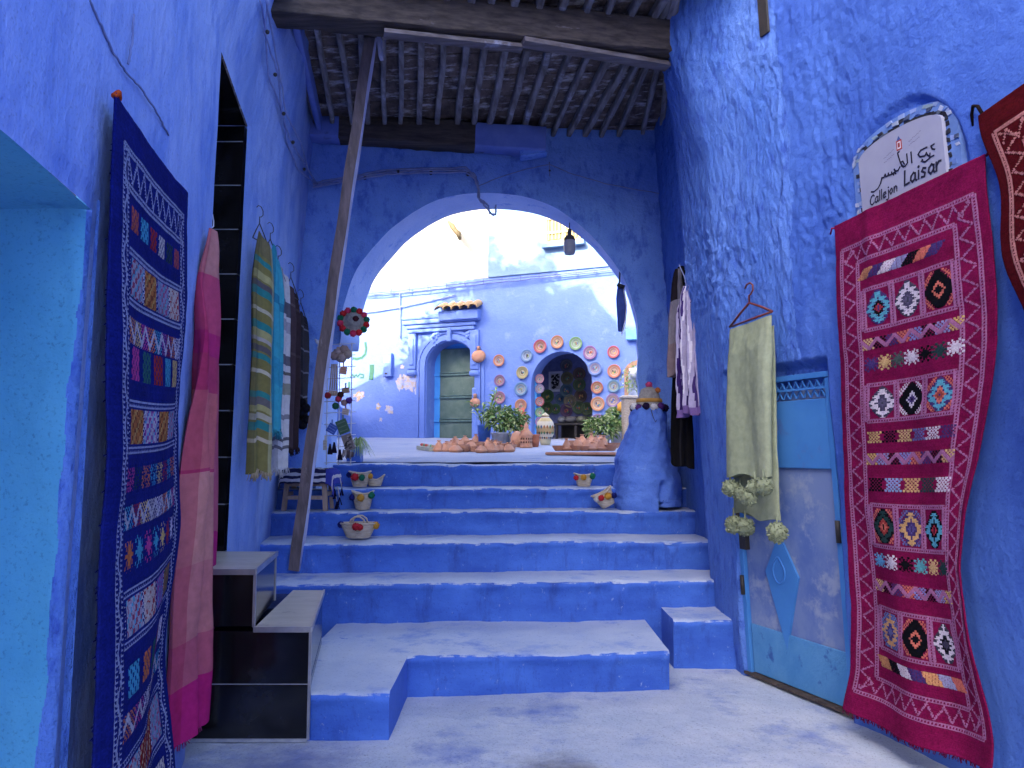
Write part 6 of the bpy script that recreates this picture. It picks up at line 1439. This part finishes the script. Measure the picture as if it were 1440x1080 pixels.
# pendant lamp and the rolled parasol
c_ = at(801, 341, 7.65); t = thing("pendant_lamp", c_, "unlit pendant lamp with a dark neck and grey globe hanging in the arch", "lamp")
MB().lathe([(0, -.13), (.05, -.125), (.06, -.1), (.062, .0), (.055, .03), (0, .035)], c_, 20).build("lamp_glass", M("grey_lamp_glass", (.24, .25, .3), (.3, .31, .36), s=8, rough=.25), t)
MB().lathe([(.06, .02), (.062, .032), (.04, .07), (.022, .08), (.022, .14), (0, .145)], c_, 18).build("lamp_neck", P("lamp_neck_grey", (.06, .05, .055)), t)
m = MB(); m.tube([c_ + V((0, 0, .14)), c_ + V((.0, -.0, .3))], .005, 5); m.build("cord", black_metal, t)
Yp = 7.55; t = thing("rolled_awning", at(873, 420, Yp), "rolled blue cloth awning and cord hanging inside the right side of the arch", "awning")
MB().tube([at(872, 400, Yp), at(873, 420, Yp), at(874, 445, Yp), at(872, 466, Yp)], [.025, .05, .045, .02], 10).build("roll", P("awning_blue", (.05, .09, .33)), t)
m = MB(); m.tube([at(872, 372, Yp), at(871, 400, Yp - .05)], .009, 6); m.tube([at(868, 400, Yp - .06), at(878, 404, Yp - .06)], .02, 6); m.build("pulley", black_metal, t)
m = MB(); m.tube([at(877, 405, Yp - .03), at(881, 430, Yp - .03), at(879, 455, Yp - .03), at(874, 470, Yp - .03)], .008, 6); m.build("cord", white_p, t)
# bent metal bracket on the cream wall
m = MB(); pts = [onF(631, 312, .12), onF(636, 318, .2), onF(640, 324, .25), onF(645, 329, .3), onF(647, 337, .3)]; m.tube(pts, [.03, .06, .05, .06, .03], 6); m.tube([onF(636, 318, -.05), onF(636, 318, .2)], .03, 6)
tag(m.build("wall_bracket", P("rusty_brown", (.16, .12, .06))), "bent rusty bracket sticking out of the white upper wall", "bracket")

# ------------------------------------------------------------------ cables
def wires(name, runs, r, mt, label, clips=(), n=5, cat="cable"):
    t = thing(name, runs[0][0], label, cat)
    for pts in runs:
        q = []
        for i in range(len(pts) - 1):
            for k in range(6): q.append(pts[i].lerp(pts[i + 1], k / 6) + V((rnd.uniform(-1, 1), rnd.uniform(-.5, .5), rnd.uniform(-1, 1))) * r * .5)
        MB().tube(q + [pts[-1]], r, n).build("wire", mt, t)
    for c_ in clips: MB().ball(c_, r * 2.2, 7, 5).build("clip", black_metal, t)
    return t
pL = [(372, 0), (376, 45), (387, 105), (399, 160), (412, 200), (428, 238)]
runs = []
for k in range(3): runs.append([onL(px + (k - 1) * 6 + 5 * math.sin(py * .05 + k * 2), py, .02 + .015 * k) for px, py in pL] + [at(440 + k * 3, 255 + k * 2, YA(-1.9) - .05)])
wires("cable_bundle", runs, .0065, wire_pale, "bundle of pale painted cables running up the corner of the left wall", [onL(px, py, .06) for px, py in pL[1:]])
aY = lambda px: YA((px - 720) / F * 7.3) - .035
pA = [(440, 258), (470, 252), (500, 247), (545, 239), (600, 237), (655, 236), (668, 246), (673, 262)]
runs = [[at(px, py + k * 3, aY(px) - .008 * k) for px, py in pA] for k in range(3)]
runs[0] += [at(674, 280, 7.15), at(682, 290, 7.13), at(690, 300, 7.12), at(694, 303, 7.1)]; runs[1] += [at(672, 278, 7.12), at(680, 284, 7.12), at(686, 288, 7.1), at(689, 300, 7.1), at(697, 302, 7.1), at(697, 288, 7.1)]
wires("cable_bundle", runs, .0095, wire_pale, "pale cables clipped along the wall over the arch and dangling at its crown", [at(px, py + 2, aY(px)) for px, py in ((513, 248), (560, 240), (606, 241), (658, 243))])
wires("thin_wire", [[at(px, py, aY(px)) for px, py in ((672, 262), (700, 250), (740, 238), (772, 231), (800, 243), (850, 258), (890, 266), (940, 274))], [at(px, py, aY(px)) for px, py in ((772, 228), (773, 248))]], .005, wire_m, "thin dark wire crossing the wall right of the arch crown", [at(773, 240, aY(773))], cat="wire")
run1 = [onF(px, py, .08) for px, py in ((512, 413), (560, 409), (620, 402), (690, 394), (760, 388), (820, 382), (880, 375))]; run2 = [onF(px, py + 2.2, .09) for px, py in ((512, 413), (560, 410), (620, 404), (690, 396), (760, 389), (820, 382), (880, 376))]
cw = wires("cable_run", [run1, run2], .012, P("cable_blue", (.12, .15, .36)), "cables clipped across the whole courtyard wall above the green door", cat="cable")
for i in range(14):
    px = 524 + i * 26; c_ = onF(px, 413.5 - (px - 512) * .103, .07); MB().bar(c_ + V((0, 0, .05)), c_ + V((0, 0, -.05)), .02, .03, (0, 1, 0)).build("clip", P("cable_blue", (.12, .15, .36)), cw)
wires("thin_wire", [[onF(px, py, .03) for px, py in ((512, 440), (560, 433), (600, 424), (640, 415))], [onF(px, py, .03) for px, py in ((562, 412), (563, 440), (563, 476))]], .012, P("wire_grey", (.2, .24, .36)), "thin slack wires on the courtyard wall left of the tiled canopy", cat="wire")
wires("loose_cable", [[onL(px, py, .006) for px, py in ((126, 0), (142, 36), (158, 72), (176, 100), (198, 124), (216, 150), (228, 172), (237, 190))], [onL(px, py, .008) for px, py in ((188, 20), (186, 60), (180, 90))]], .0038, wire_m, "loose painted cable sagging down the left wall above the navy rug", cat="cable")
